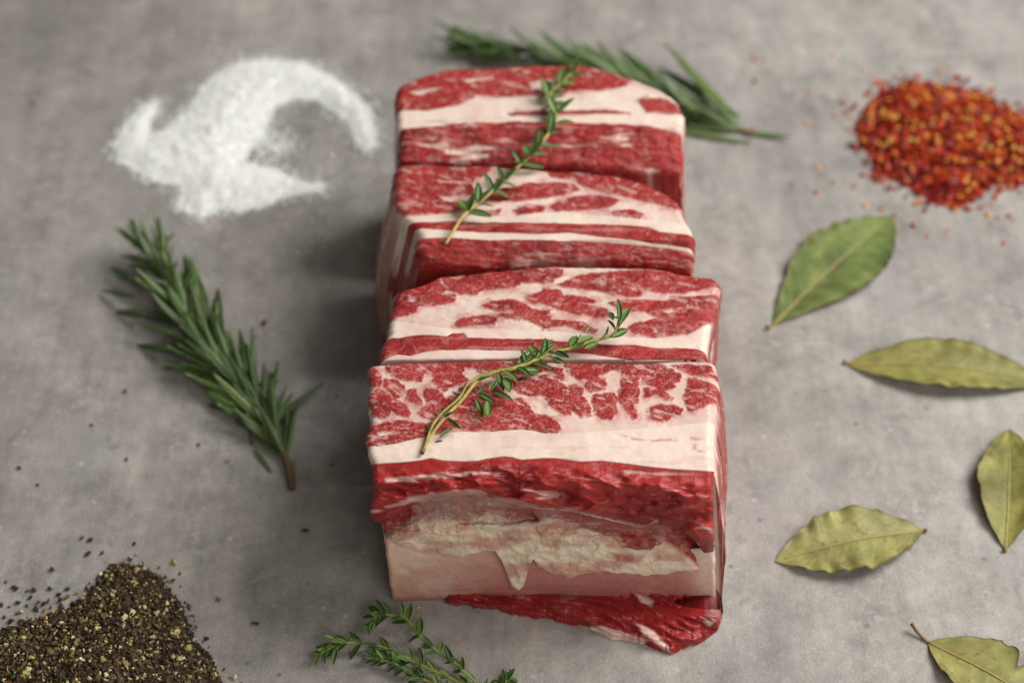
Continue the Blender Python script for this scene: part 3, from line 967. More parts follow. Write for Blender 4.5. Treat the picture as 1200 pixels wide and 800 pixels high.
R3.front = (np.linspace(-6, 8, 60), ce(np.linspace(-6, 8, 60)))
R3.slab('marbled_meat', cb, ct, 90, R3.marbled(lean3, (), 1.2, 1.6, 0.45, 0.40, 0.55, grow=0.8), 0.06, 0.02, 0.02, nu=400, label='arched red lean meat with curved white fat streaks')
R3.slab('fat_layer', ct, cf, 24, R3.fat(0.05, 0.1), 0.05, 0.008, 0.02)
R3.slab('lean_strip', cf, cs, 24, R3.strip(0.2, 0.5), 0.05, 0.02, 0.04)
R3.slab('fat_strip', cs, cw, 20, R3.fat(0.15, 0.1), 0.04, 0.008, 0.03)
R3.slab('lean_meat', cw, ce, 44, R3.strip(0.35, 0.8), 0.09, 0.05, 0.04, label='rounded moist red muscle edge')

# ---- rib 4
H4 = 6.85
r4 = rib_root(630, 200, 'short rib with rounded fat corner, beside the rosemary stem at the end of the row')
back4 = z8([(20, 185), (65, 172), (110, 145), (200, 120), (400, 110), (560, 105), (640, 118), (720, 146), (800, 180), (855, 215), (900, 240)])
ft4 = z8([(20, 238), (65, 238), (150, 238), (230, 225), (270, 205), (380, 200), (480, 195), (650, 180), (720, 165), (800, 200), (855, 226), (900, 250)])
fl4 = z8([(20, 270), (65, 270), (200, 262), (350, 255), (560, 247), (700, 247), (850, 252), (900, 260)])
ws4 = z8([(20, 292), (65, 290), (150, 282), (250, 274), (400, 272), (560, 270), (700, 278), (840, 300), (900, 310)])
fr4 = z8([(20, 385), (65, 388), (160, 392), (270, 385), (400, 380), (520, 392), (640, 400), (760, 410), (860, 415), (900, 418)])
ysl = float(at_z(640, 150, H4)[1])
R4 = Rib(r4, H4, [(467, 98), (466, 115), (466, 135), (467, 155), (466, 195)], [(792, 116), (798, 122), (801, 135), (800, 160), (799, 200)],
         back4, fr4, (0.25, 0.35), 4, 0.22, 0.12, (ysl, 0.7))
lean4 = [z8(p) for p in (
    [(40, 180), (110, 135), (200, 110), (400, 100), (560, 95), (650, 110), (725, 148), (700, 175), (650, 178), (560, 180), (480, 192), (380, 198), (280, 195), (270, 218), (150, 240), (40, 245)],)]
lean4f = [z8(p) for p in ([(735, 208), (800, 205), (870, 215), (870, 250), (760, 246)], [(370, 246), (480, 238), (640, 236), (720, 245), (720, 252), (380, 254)])]
holes4 = [z8(p) for p in ([(430, 160), (480, 148), (520, 155), (470, 180), (440, 185)], [(240, 150), (330, 140), (340, 150), (260, 162)], [(90, 190), (160, 175), (200, 178), (120, 200)])]
cb, ct, cf, cw, ce = [R4.curve(c, 30 + i, a) for i, (c, a) in enumerate(((back4, .02), (ft4, .02), (fl4, .02), (ws4, .02), (fr4, .02)))]
R4.front = (np.linspace(-6, 8, 60), ce(np.linspace(-6, 8, 60)))
R4.slab('marbled_meat', cb, ct, 60, R4.marbled(lean4, holes4, 1.3, 1.6, 0.45, 0.45, grow=0.8), 0.06, 0.02, 0.02, nu=340, label='red lean meat with faint fat flecks')
R4.slab('fat_layer', ct, cf, 40, R4.marbled(lean4f, (), 1.0, 1.0, 0.05, 0.1, 0.4), 0.05, 0.008, 0.02)
R4.slab('fat_strip', cf, cw, 24, R4.fat(0.15, 0.25), 0.04, 0.01, 0.03)
R4.slab('lean_meat', cw, ce, 60, R4.strip(0.95, 1.0), 0.12, 0.06, 0.03, label='red muscle streaked with grey-white fat')


# ------------------------------------------------------------------ leaves and sprigs
def leaf_mesh(name, L, W, fold, curl, thick, cfun, mat, nl=9, nw=5, shape=1.0, wave=0.0, seed=0):
    """closed thin leaf along +X, normal +Z, base at the origin"""
    u = np.linspace(0, 1, nl)
    vw = np.linspace(-1, 1, nw)
    U, Wd = np.meshgrid(u, vw, indexing='ij')
    prof = np.maximum(np.sin(np.pi * np.clip(U, 0, 1) ** shape), 0) ** 0.72
    prof = np.maximum(prof, 0.05)
    x = L * U
    y = W / 2 * prof * Wd
    z = fold * W * np.abs(Wd) ** 1.5 * prof - curl * L * U ** 2
    if wave:
        z = z + wave * np.sin(U * 17 + seed + Wd * 1.5) * np.abs(Wd) * prof
    P = np.stack([x, y, z], -1)
    n = grid_normals(P)
    n = np.where(n[..., 2:3] < 0, -n, n)
    top, bot = P + n * thick / 2, P - n * thick / 2
    k = nl * nw
    V = np.vstack([top.reshape(-1, 3), bot.reshape(-1, 3)])
    F = [grid_faces(nl, nw, 0, False), grid_faces(nl, nw, k, True)]
    loop = np.concatenate([np.arange(nw), np.arange(1, nl) * nw + nw - 1, (nl - 1) * nw + np.arange(nw - 2, -1, -1), np.arange(nl - 2, 0, -1) * nw])
    nx = np.roll(loop, -1)
    F.append(np.stack([loop, nx, nx + k, loop + k], 1)[:, ::-1])
    ct, cb = cfun(U, Wd)
    return make_mesh(name, V, [np.vstack(F)], mat, np.vstack([ct.reshape(-1, 3), cb.reshape(-1, 3)]))


def frame(d, n, loc, scale=(1, 1, 1)):
    d = Vector(d).normalized()
    n = Vector(n)
    yv = n.cross(d)
    if yv.length < 1e-4:
        yv = Vector((0, 1, 0)).cross(d)
    yv.normalize()
    zv = d.cross(yv)
    m = Matrix((d * scale[0], yv * scale[1], zv * scale[2])).transposed().to_4x4()
    m.translation = Vector(np.asarray(loc, float) * S)
    return m


def tube(pts, rad, nseg=8, sub=4):
    """smooth tube through pts (cm) with radii; returns V,F,t"""
    P = np.asarray(pts, float)
    n = len(P)
    tt = np.linspace(0, n - 1, (n - 1) * sub + 1)
    Q = []
    for t in tt:
        i = min(int(t), n - 2)
        f = t - i
        p0, p1, p2, p3 = P[max(i - 1, 0)], P[i], P[i + 1], P[min(i + 2, n - 1)]
        Q.append(0.5 * ((2 * p1) + (-p0 + p2) * f + (2 * p0 - 5 * p1 + 4 * p2 - p3) * f ** 2 + (-p0 + 3 * p1 - 3 * p2 + p3) * f ** 3))
    Q = np.array(Q)
    R = np.interp(tt, np.arange(n), rad) if hasattr(rad, '__len__') else np.full(len(tt), rad)
    T = np.gradient(Q, axis=0)
    T /= np.linalg.norm(T, axis=1, keepdims=True) + 1e-9
    a = np.cross(T, [0, 0, 1.0])
    a /= np.linalg.norm(a, axis=1, keepdims=True) + 1e-9
    b = np.cross(T, a)
    th = np.linspace(0, 2 * math.pi, nseg, endpoint=False)
    ring = Q[:, None] + R[:, None, None] * (np.cos(th)[None, :, None] * a[:, None] + np.sin(th)[None, :, None] * b[:, None])
    m = len(Q)
    i, j = np.meshgrid(np.arange(m - 1), np.arange(nseg), indexing='ij')
    q = np.stack([i * nseg + j, i * nseg + (j + 1) % nseg, (i + 1) * nseg + (j + 1) % nseg, (i + 1) * nseg + j], -1).reshape(-1, 4)
    V = np.vstack([ring.reshape(-1, 3), Q[:1], Q[-1:]])
    c0, c1 = m * nseg, m * nseg + 1
    jj = np.arange(nseg)
    t1 = np.stack([np.full(nseg, c0), (jj + 1) % nseg, jj], 1)
    t2 = np.stack([np.full(nseg, c1), (m - 1) * nseg + jj, (m - 1) * nseg + (jj + 1) % nseg], 1)
    tv = np.concatenate([np.repeat(tt / (n - 1), nseg), [0, 1]])
    return V, [q, np.vstack([t1, t2])], tv, Q


def tube_obj(name, pts, rad, parent, c0, c1, mat=None, nseg=8, sub=4):
    V, F, tv, Q = tube(pts, rad, nseg, sub)
    c = mixc(c0, c1, tv)
    c = c * (1 + 0.25 * noise(V * 6, 5))[:, None]
    o = link(name, make_mesh(name, V - np.array(parent.location) / S, F, mat or M_STEM, c), parent)
    return o, Q


def thyme_cols(k):
    base = [np.array([0.072, 0.140, 0.024]), np.array([0.046, 0.100, 0.020]), np.array([0.115, 0.190, 0.042]), np.array([0.06, 0.125, 0.024])][k % 4]

    def f(U, Wd):
        m = np.exp(-(Wd / 0.16) ** 2)
        t = mixc(base, base * 1.9 + 0.02, m * 0.45)
        b = np.broadcast_to(base * 1.6 + np.array([0.03, 0.035, 0.025]), t.shape)
        return t, b
    return f


THYME = [leaf_mesh('thyme_leaf', 1.0, w_, f_, c_, 0.05, thyme_cols(k), M_LEAF, 8, 5, s_, 0.0) for k, (w_, f_, c_, s_) in enumerate(
    ((0.34, 0.25, 0.10, 1.0), (0.30, 0.35, 0.18, 0.9), (0.42, 0.18, 0.05, 1.05), (0.26, 0.4, -0.05, 0.85)))]


def add_leaf(meshes, parent, base, tip, nrm, widen=1.0, name='leaf', k=None):
    base, tip = np.asarray(base, float), np.asarray(tip, float)
    L = np.linalg.norm(tip - base)
    o = link(name, meshes[random.randrange(len(meshes)) if k is None else k], parent)
    o.matrix_local = frame(tip - base, nrm, base - np.array(parent.location) / S, (L, L * widen, L))
    return o


def top_of(x, y):
    """height of the meat row at x,y (rough, for laying herbs)"""
    return 6.85


def up_n(j=0.6):
    return (random.uniform(-j, j), random.uniform(-j, j), 1)


STEM0, STEM1 = np.array([0.40, 0.30, 0.09]), np.array([0.24, 0.27, 0.06])

# thyme sprig resting on the two nearest ribs (leaf tips traced)
stem_px = [(495, 530), (508, 506), (524, 486), (540, 470), (558, 448), (580, 436), (604, 431), (628, 422), (651, 412), (669, 408), (693, 400), (715, 394), (722, 386), (725, 374)]
zs = [6.92, 6.98, 7.05, 7.08, 7.10, 7.12, 7.15, 7.15, 7.12, 7.08, 7.05, 7.10, 7.25, 7.40]
pts = np.array([at_z(a, b, z) for (a, b), z in zip(stem_px, zs)])
ty = empty('thyme_sprig', (pts[0][0], pts[0][1], 6.8), 'sharp green thyme sprig lying across the exposed-bone rib and its neighbour', 'thyme', 'thyme sprigs')
tube_obj('stem', pts, [0.055, 0.055, 0.06, 0.06, 0.07, 0.06, 0.075, 0.06, 0.055, 0.05, 0.05, 0.045, 0.04, 0.03], ty, STEM0, STEM1, sub=5)
st2 = [at_z(a, b, z) for (a, b), z in (((497, 528), 6.93), ((506, 500), 7.0), ((519, 483), 7.08), ((538, 466), 7.14), ((548, 450), 7.16), ((562, 440), 7.16), ((582, 434), 7.14))]
tube_obj('stem', st2, [0.05, 0.045, 0.045, 0.04, 0.04, 0.035, 0.03], ty, STEM0, STEM1, sub=5)
tube_obj('stem', [at_z(495.5, 531.5, 6.93), at_z(495, 530, 6.93), at_z(496, 528.5, 6.94)], [0.05, 0.066, 0.062], ty, np.array([.05, .03, .02]), np.array([.16, .10, .04]), sub=3)
tl = z1_ = [((510, 385), (480, 330)), ((520, 400), (606, 466)), ((475, 512), (551, 452)), ((448, 542), (496, 536)), ((425, 478), (412, 428)), ((690, 255), (800, 300)), ((686, 285), (732, 388)),
            ((756, 300), (760, 392)), ((790, 250), (908, 282)), ((765, 245), (812, 172)), ((690, 178), (778, 160)), ((815, 130), (852, 232)), ((835, 120), (932, 176)), ((858, 158), (888, 240)), ((700, 258), (735, 206)),
            ((598, 285), (550, 246)), ((930, 85), (1030, 0)), ((940, 120), (1076, 118)), ((1035, 40), (1095, 85)), ((1045, 40), (1052, -8)), ((505, 395), (548, 360)), ((470, 440), (455, 480)), ((710, 260), (770, 290))]
tl = [(z1([a])[0], z1([b])[0]) for a, b in tl]
t6 = [((0, 600), (80, 640)), ((40, 660), (132, 682)), ((0, 565), (42, 528)), ((150, 592), (200, 500)), ((195, 560), (302, 512)), ((170, 600), (250, 548)), ((245, 592), (332, 552)), ((250, 492), (282, 446)), ((410, 518), (528, 462)),
      ((400, 498), (358, 512)), ((440, 470), (398, 398)), ((465, 425), (455, 278)), ((478, 432), (533, 325)), ((428, 410), (402, 352)), ((470, 402), (435, 388)), ((455, 470), (470, 420)), ((225, 500), (210, 520)), ((380, 500), (400, 450)),
      ((20, 590), (60, 560)), ((90, 612), (140, 640))]
tl += [(z6([a])[0], z6([b])[0]) for a, b in t6]
tl += [((612, 428), (632, 412)), ((628, 421), (650, 400)), ((635, 418), (641, 394)), ((640, 417), (662, 425)), ((622, 425), (646, 433)), ((650, 412), (668, 420)), ((606, 430), (622, 440)), ((616, 426), (612, 408)), ((632, 420), (620, 404))]
spx = np.array(stem_px, float)
for a, b in tl:
    i = int(np.argmin(np.hypot(spx[:, 0] - a[0], spx[:, 1] - a[1])))
    zb = zs[i] + 0.03
    ztip = max(6.9, zb + random.uniform(-0.16, 0.26))
    add_leaf(THYME, ty, at_z(a[0], a[1], zb), at_z(b[0], b[1], ztip), up_n(0.7), random.uniform(0.75, 1.1))


def sprig(root, pts, rad, c0, c1, nodes, meshes, Lr, spread, zmin, widen=(0.85, 1.2), per=2, extra=0.5, t0=0.06, name='leaf'):
    _, Q = tube_obj('stem', pts, rad, root, c0, c1, sub=6)
    T = np.gradient(Q, axis=0)
    T /= np.linalg.norm(T, axis=1, keepdims=True)
    for k in range(nodes):
        f = t0 + (1 - t0) * (k + random.uniform(-.2, .2)) / max(nodes - 1, 1)
        i = int(np.clip(f, 0, 1) * (len(Q) - 1))
        p, d = Q[i], T[i]
        side = np.cross(d, [0, 0, 1.0])
        side /= np.linalg.norm(side)
        upv = np.cross(side, d)
        phi = (k % 2) * math.pi / 2 + random.uniform(-.5, .5)
        num = per + (1 if random.random() < extra else 0)
        for m in range(num):
            ph = phi + m * 2 * math.pi / num
            sp = spread * random.uniform(0.65, 1.3)
            dv = d * math.cos(sp) + (side * math.cos(ph) + upv * math.sin(ph)) * math.sin(sp)
            L = random.uniform(*Lr) * (1 - 0.25 * abs(2 * f - 1) ** 3)
            tip = p + dv * L
            tip[2] = max(tip[2], zmin + 0.06)
            add_leaf(meshes, root, p, tip, tuple(np.array([0, 0, 1.0]) * 0.9 + (side * math.cos(ph) + upv * math.sin(ph)) * -0.35 + np.array([random.uniform(-.4, .4), random.uniform(-.4, .4), 0.3])),
                     random.uniform(*widen), name)


# thyme sprig on the far ribs
px2 = [(522, 286), (532, 270), (544, 252), (577, 224), (610, 193), (639, 162), (652, 138), (643, 114), (656, 99), (672, 84)]
zz = [7.0, 7.05, 7.08, 7.1, 7.1, 7.12, 7.15, 7.2, 7.25, 7.3]
pts = np.array([at_z(a, b, z) for (a, b), z in zip(px2, zz)])
ty2 = empty('thyme_sprig', (pts[0][0], pts[0][1], 6.8), 'long thyme sprig bridging the two ribs beside the rosemary stem', 'thyme', 'thyme sprigs')
sprig(ty2, pts, [0.06, 0.06, 0.065, 0.065, 0.06, 0.06, 0.055, 0.05, 0.04, 0.03], STEM0 * 1.1, STEM1, 16, THYME, (0.5, 0.9), 1.0, 6.85, (0.9, 1.4), 3, 0.5, 0.24)

# thyme on the table in front of the bone
zq = lambda pts: Z(360, 660, 4, pts)
for pxs, zz, label in (
        (zq([(60, 420), (130, 385), (190, 370), (330, 385), (440, 430), (560, 490), (690, 545), (800, 600)]), [0.5, 0.6, 0.5, 0.4, 0.35, 0.3, 0.3, 0.3], 'thyme sprig on the table with its drooping leafy end pointing away from the ribs'),
        (zq([(280, 290), (330, 240), (380, 238), (450, 250), (530, 340), (620, 420), (720, 490), (800, 570), (860, 640)]), [0.5, 0.75, 0.8, 0.7, 0.5, 0.4, 0.35, 0.3, 0.3], 'arching thyme sprig on the table just below the bone corner'),
        (zq([(300, 440), (350, 450), (420, 475), (500, 525), (600, 565), (700, 620)]), [0.3, 0.35, 0.3, 0.25, 0.2, 0.2], 'small low thyme sprig tucked beneath the other thyme on the table')):
    pts = np.array([at_z(a, b, z) for (a, b), z in zip(pxs, zz)])[::-1]
    t_ = empty('thyme_sprig', (pts[0][0], pts[0][1], 0), label, 'thyme', 'thyme sprigs')
    n_ = len(pts)
    sprig(t_, pts, np.linspace(0.06, 0.035, n_), STEM1 * 1.1, STEM1 * 0.9, 14 if n_ > 6 else 10, THYME, (0.42, 0.75), 0.8, 0.02, (0.75, 1.1), 2, 0.7, 0.10)
pts = np.array([at_z(585, 815, 0.15), at_z(588, 806, 0.2), at_z(592, 799, 0.25), at_z(597, 794, 0.3)])
t_ = empty('thyme_sprig', (pts[0][0], pts[0][1], 0), 'short thyme tip alone on the bare table', 'thyme', 'thyme sprigs')
sprig(t_, pts, np.linspace(0.05, 0.03, 4), STEM1, STEM1, 5, THYME, (0.4, 0.55), 0.9, 0.02, (0.9, 1.2), 2, 0.9, 0.2)


# rosemary
def rose_cols(base):
    def f(U, Wd):
        m = np.exp(-(Wd / 0.22) ** 2)
        t = mixc(base, base * 1.8 + 0.03, m * 0.5)
        b = np.broadcast_to(np.array([0.20, 0.25, 0.14]), t.shape)
        return t, b
    return f


ROSE = [leaf_mesh('rosemary_leaf', 1.0, 0.12, -0.35, c_, 0.035, rose_cols(np.array(b_)), M_LEAF, 9, 5, 0.8) for c_, b_ in (
    (0.10, (0.050, 0.105, 0.022)), (-0.06, (0.070, 0.130, 0.028)), (0.18, (0.038, 0.080, 0.020)), (0.02, (0.100, 0.155, 0.040)), (0.25, (0.055, 0.095, 0.03)), (-0.12, (0.085, 0.125, 0.045)))]
z3 = lambda pts: Z(100, 240, 2.223, pts)
pxs = z3([(540, 738), (522, 660), (475, 570), (425, 495), (345, 405), (275, 305), (215, 200), (175, 120)])
zz = [0.15, 0.25, 0.4, 0.6, 0.8, 0.95, 1.05, 1.1]
pts = np.array([at_z(a, b, z) for (a, b), z in zip(pxs, zz)])
ro = empty('rosemary_sprig', (pts[0][0], pts[0][1], 0), 'bushy rosemary sprig with brown cut stem lying clear on the table between salt and pepper', 'rosemary', 'rosemary sprigs')
BRK, BRK1 = np.array([0.13, 0.075, 0.04]), np.array([0.15, 0.14, 0.05])
sprig(ro, pts, [0.14, 0.13, 0.15, 0.12, 0.10, 0.08, 0.05, 0.03], BRK, BRK1, 52, ROSE, (1.5, 2.8), 0.52, 0.03, (0.55, 0.95), 3, 0.7, 0.15)
# traced outlying needles: (base, tip, base z, tip z)
for a, b, za, zb in (((430, 555), (440, 630), .35, .15), ((440, 630), (530, 730), .15, .1), ((545, 660), (540, 745), .3, .1), ((495, 560), (612, 452), .3, .9), ((490, 570), (540, 490), .3, .6), ((450, 490), (510, 460), .5, .5),
                     ((440, 480), (495, 415), .5, .5), ((520, 600), (545, 580), .3, .4), ((420, 440), (398, 312), .8, 1.3), ((345, 330), (343, 250), .9, 1.4), ((215, 130), (180, 30), 1.1, 1.5), ((180, 120), (112, 40), 1.1, 1.3),
                     ((150, 210), (60, 150), .9, .8), ((130, 240), (40, 205), .8, .5), ((170, 290), (60, 265), .8, .4), ((230, 380), (125, 350), .7, .3), ((300, 425), (200, 415), .5, .2), ((400, 540), (290, 500), .4, .1), ((425, 555), (280, 450), .5, .4),
                     ((440, 620), (470, 610), .2, .2), ((300, 270), (278, 130), 1.1, 1.6), ((320, 300), (240, 100), 1.2, 1.7), ((350, 400), (310, 190), 1.2, 1.6)):
    pa, pb = z3([a])[0], z3([b])[0]
    add_leaf(ROSE, ro, at_z(*pa, za), at_z(*pb, zb), up_n(0.5), random.uniform(0.7, 1.1))
pxs = [(884, 157), (862, 150), (830, 138), (790, 118), (740, 96), (690, 76), (640, 66), (590, 58), (550, 50)]
zz = [0.15, 0.2, 0.3, 0.45, 0.6, 0.7, 0.75, 0.7, 0.6]
pts = np.array([at_z(a, b, z) for (a, b), z in zip(pxs, zz)])
ro2 = empty('rosemary_sprig', (pts[0][0], pts[0][1], 0), 'rosemary sprig lying partly hidden behind the row of ribs', 'rosemary', 'rosemary sprigs')
sprig(ro2, pts, [0.10, 0.10, 0.10, 0.09, 0.08, 0.07, 0.06, 0.05, 0.03], BRK * 1.6, BRK1, 44, ROSE, (1.6, 2.6), 0.42, 0.03, (0.6, 1.0), 3, 0.6, 0.10)
for a, b, za, zb in (((868, 152), (926, 163), .2, .1), ((800, 152), (880, 166), .2, .1), ((865, 138), (782, 50), .5, 1.6), ((860, 135), (770, 72), .4, 1.3), ((800, 120), (725, 52), .6, 1.2), ((780, 110), (690, 62), .6, 1.2),
                     ((600, 66), (532, 42), .8, .8), ((610, 70), (545, 36), .8, 1.2), ((870, 150), (800, 130), .2, .6)):
    add_leaf(ROSE, ro2, at_z(*a, za), at_z(*b, zb), up_n(0.5), random.uniform(0.7, 1.0))


# ------------------------------------------------------------------ bay leaves
def bay(base, tip, W, label, green, arch=0.5, curl=0.25, wave=0.08, petiole=0.5, seed=0, twist=0.0, shape=1.0, torn=False):
    A, B = at_z(*base, 0), at_z(*tip, 0)
    d = B - A
    L = float(np.linalg.norm(d[:2]))
    d = d / L
    root = empty('bay_leaf', (A[0], A[1], 0), label, 'bay leaf', 'dried bay leaves on the table')
    root.rotation_euler = (0, 0, math.atan2(d[1], d[0]))
    nl, nw = 90, 31
    U, Wd = np.meshgrid(np.linspace(0, 1, nl), np.linspace(-1, 1, nw), indexing='ij')
    prof = np.sin(np.pi * np.clip(U, 0, 1) ** shape)
    prof = np.maximum(prof, 0) ** 0.85
    edge = 1 + 0.09 * fbm(np.stack([U * 22, np.sign(Wd) * 2, Wd * 0 + seed], -1), 1, 3, seed)
    x = petiole * 0.0 + L * U
    prof = np.maximum(prof * edge, 0.012)
    if torn:
        nt = np.exp(-((U - 0.50) / 0.03) ** 2) * (Wd > 0)
        prof = prof * (1 - 0.45 * nt)
    y = W / 2 * prof * Wd
    zb = arch * np.sin(np.pi * U) ** 1.2
    wv = wave * (0.55 * np.sin(U * L * 3.6 + seed * 2.1 + np.sign(Wd) * 1.3) + 0.8 * np.sin(U * L * 8.3 + seed + np.sign(Wd) + 1.5 * np.sin(U * 9))) * np.abs(Wd) ** 2 * prof
    z = 0.06 + zb + curl * (np.abs(Wd) ** 1.7) * prof * (1 + twist * np.sign(Wd)) + wv
    ln = np.zeros_like(U)                       # lateral veins
    for k in range(9):
        c = 0.06 + k * 0.098
        for sgn in (-1, 1):
            dd = np.abs(U - (c + 0.13 * np.abs(Wd)) + 0.012 * sgn)
            ln = np.maximum(ln, np.exp(-(dd / 0.006) ** 2) * (Wd * sgn > 0) * (1 - np.abs(Wd)) ** 0.4)
    z = z + 0.03 * ln - 0.03 * np.exp(-(Wd / 0.08) ** 2)
    P = np.stack([x, y, z], -1)
    P[..., 2] -= max(0, P[..., 2].min() - 0.02)
    P[..., 2] = np.maximum(P[..., 2], 0.025)
    n = grid_normals(P)
    n = np.where(n[..., 2:3] < 0, -n, n)
    th = 0.03
    V = np.vstack([P.reshape(-1, 3), (P - n * th).reshape(-1, 3)])
    V[:, 2] = np.maximum(V[:, 2], 0.008)
    k = nl * nw
    F = [grid_faces(nl, nw, 0), grid_faces(nl, nw, k, True)]
    loop = np.concatenate([np.arange(nw), np.arange(1, nl) * nw + nw - 1, (nl - 1) * nw + np.arange(nw - 2, -1, -1), np.arange(nl - 2, 0, -1) * nw])
    nx = np.roll(loop, -1)
    F.append(np.stack([loop, nx, nx + k, loop + k], 1)[:, ::-1])
    a = fbm(np.stack([U * 5, Wd * 1.6, Wd * 0 + seed], -1), 1.2, 4, seed + 50)
    g = np.asarray(green)
    c = g * 0.92 * (1 + 0.65 * a)[..., None]
    c = mixc(c, np.array([0.30, 0.29, 0.11]), smooth(0.1, 0.55, a) * 0.35)
    c = mixc(c, np.array([0.36, 0.33, 0.13]), ln * 0.35)
    c = mixc(c, np.array([0.20, 0.15, 0.06]), smooth(0.93, 1.0, np.abs(Wd)) * 0.45)
    sp = smooth(0.42, 0.6, fbm(np.stack([U * 40, Wd * 14, Wd * 0 + seed], -1), 1, 2, seed + 60))
    c = mixc(c, np.array([0.16, 0.12, 0.04]), sp * 0.8)
    br = smooth(0.25, 0.5, fbm(np.stack([U * 7, Wd * 2.5, Wd * 0 + seed], -1), 1.3, 4, seed + 70)) * (0.25 + 0.5 * np.abs(Wd))
    c = mixc(c, np.array([0.21, 0.15, 0.055]), br * 0.5)
    cbm = np.clip(c * 1.1 + 0.02, 0, 1)
    me = make_mesh('blade', V, [np.vstack(F)], M_BAY, np.vstack([c.reshape(-1, 3), cbm.reshape(-1, 3)]))
    blade = link('blade', me, root)
    mid = nw // 2
    rp = P[::6, mid].copy()
    rp[:, 2] += 0.02
    Vt, Ft, tv, _ = tube(rp, np.linspace(0.055, 0.018, len(rp)), 6, 2)
    link('midrib', make_mesh('midrib', Vt, Ft, M_BAY, mixc(np.array([0.36, 0.27, 0.10]), np.array([0.36, 0.34, 0.13]), tv)), blade)
    p0 = P[0, mid]
    pp = np.array([p0 + (0.15, 0, 0.02), p0 + (-0.1, 0, 0.03), p0 + (-petiole * 0.6, 0.03, 0.05 + petiole * 0.1), p0 + (-petiole, 0.08, 0.08 + petiole * 0.3)])
    Vt, Ft, tv, _ = tube(pp, [0.05, 0.055, 0.055, 0.065], 7, 3)
    link('petiole', make_mesh('petiole', Vt, Ft, M_BAY, mixc(np.array([0.34, 0.25, 0.09]), np.array([0.15, 0.08, 0.04]), tv)), root)
    return root


bay((903, 384), (1046, 254), 3.15, 'green bay leaf lying flat beside the chilli flakes', (0.130, 0.190, 0.050), 0.25, 0.10, 0.09, 0.2, 1, shape=1.25)
bay((992, 427), (1228, 450), 2.1, 'long narrow olive bay leaf arched like a boat', (0.255, 0.248, 0.066), 0.40, 0.25, 0.05, 0.1, 2, 0.5, shape=0.95)
bay((1178, 644), (1182, 503), 2.15, 'broad olive bay leaf with straight brown midrib, its edges cupped upward', (0.245, 0.242, 0.055), 0.35, 0.30, 0.07, 0.1, 3, -0.4, shape=1.0)
bay((1082, 622), (909, 658), 2.6, 'crinkled bay leaf with wavy edge lying alone near the ribs', (0.300, 0.298, 0.100), 0.28, 0.20, 0.14, 0.05, 4, 0.2, shape=1.0)
bay((1088, 753), (1268, 866), 2.5, 'bay leaf with torn edge and brown stem lifted off the table', (0.285, 0.280, 0.088), 0.4, 0.20, 0.06, 0.75, 5, 0.0, shape=0.9, torn=True)


# ------------------------------------------------------------------ loose spices
ICO_V = np.array([(0, 0, 1), (0.894, 0, 0.447), (0.276, 0.851, 0.447), (-0.724, 0.526, 0.447), (-0.724, -0.526, 0.447), (0.276, -0.851, 0.447),
                  (0.724, 0.526, -0.447), (-0.276, 0.851, -0.447), (-0.894, 0, -0.447), (-0.276, -0.851, -0.447), (0.724, -0.526, -0.447), (0, 0, -1)])
ICO_F = np.array([(0, 1, 2), (0, 2, 3), (0, 3, 4), (0, 4, 5), (0, 5, 1), (1, 6, 2), (2, 7, 3), (3, 8, 4), (4, 9, 5), (5, 10, 1), (6, 7, 2), (7, 8, 3), (8, 9, 4), (9, 10, 5), (10, 6, 1), (11, 7, 6), (11, 8, 7), (11, 9, 8), (11, 10, 9), (11, 6, 10)])
CUB_V = np.array([(x, y, z) for x in (-1, 1) for y in (-1, 1) for z in (-1, 1)], float) * 0.8
CUB_F = np.array([(0, 1, 3, 2), (4, 6, 7, 5), (0, 4, 5, 1), (2, 3, 7, 6), (0, 2, 6, 4), (1, 5, 7, 3)])


def rand_rot(n, tilt=math.pi):
    a, b, c = rng.uniform(0, 2 * math.pi, n), rng.uniform(-tilt, tilt, n), rng.uniform(-tilt, tilt, n)
    def R(ax, t):
        m = np.zeros((n, 3, 3))
        i, j = [(1, 2), (0, 2), (0, 1)][ax]
        m[:, ax, ax] = 1
        m[:, i, i] = m[:, j, j] = np.cos(t)
        m[:, i, j], m[:, j, i] = -np.sin(t), np.sin(t)
        return m
    return R(2, a) @ R(1, b) @ R(0, c)


def scatter(baseV, baseF, pos, size, colors, tilt=math.pi, jit=0.25):
    """many jittered copies of a small solid in one mesh: V, F, colours"""
    n, k = len(pos), len(baseV)
    v = baseV[None] * (1 + rng.uniform(-jit, jit, (n, k, 1))) * size[:, None, :]
    v = np.einsum('nij,nkj->nki', rand_rot(n, tilt), v) + pos[:, None]
    low = v[..., 2].min(1)
    v[..., 2] += np.maximum(0.01 - low, 0)[:, None]
    F = (baseF[None] + (np.arange(n) * k)[:, None, None]).reshape(-1, baseF.shape[1])
    return v.reshape(-1, 3), F, np.repeat(colors, k, 0)


def mound(poly, hmax, slope, seed, step, rough=0.08, ext=None):
    """height function over the ground from a photo-traced outline (cm from the edge * slope, capped)"""
    pg = np.array([at_z(a, b, 0)[:2] for a, b in poly])

    def h(x, y):
        q = np.stack([x, y, np.zeros_like(x)], -1)
        wx, wy = 0.18 * fbm(q, 1.6, 4, seed), 0.18 * fbm(q, 1.6, 4, seed + 7)
        d = sdf(x + wx, y + wy, [pg], 60.0)
        t = np.clip(d, 0, None) * slope
        return np.where(d > 0, hmax * (1 - np.exp(-t / hmax)) * (1 + rough * fbm(q, 2.5, 4, seed + 3)), -1.0), d
    lo, hi = pg.min(0) - 0.2, pg.max(0) + 0.2
    X, Y = np.meshgrid(np.arange(lo[0], hi[0], step), np.arange(lo[1], hi[1], step), indexing='ij')
    return h, X, Y, pg


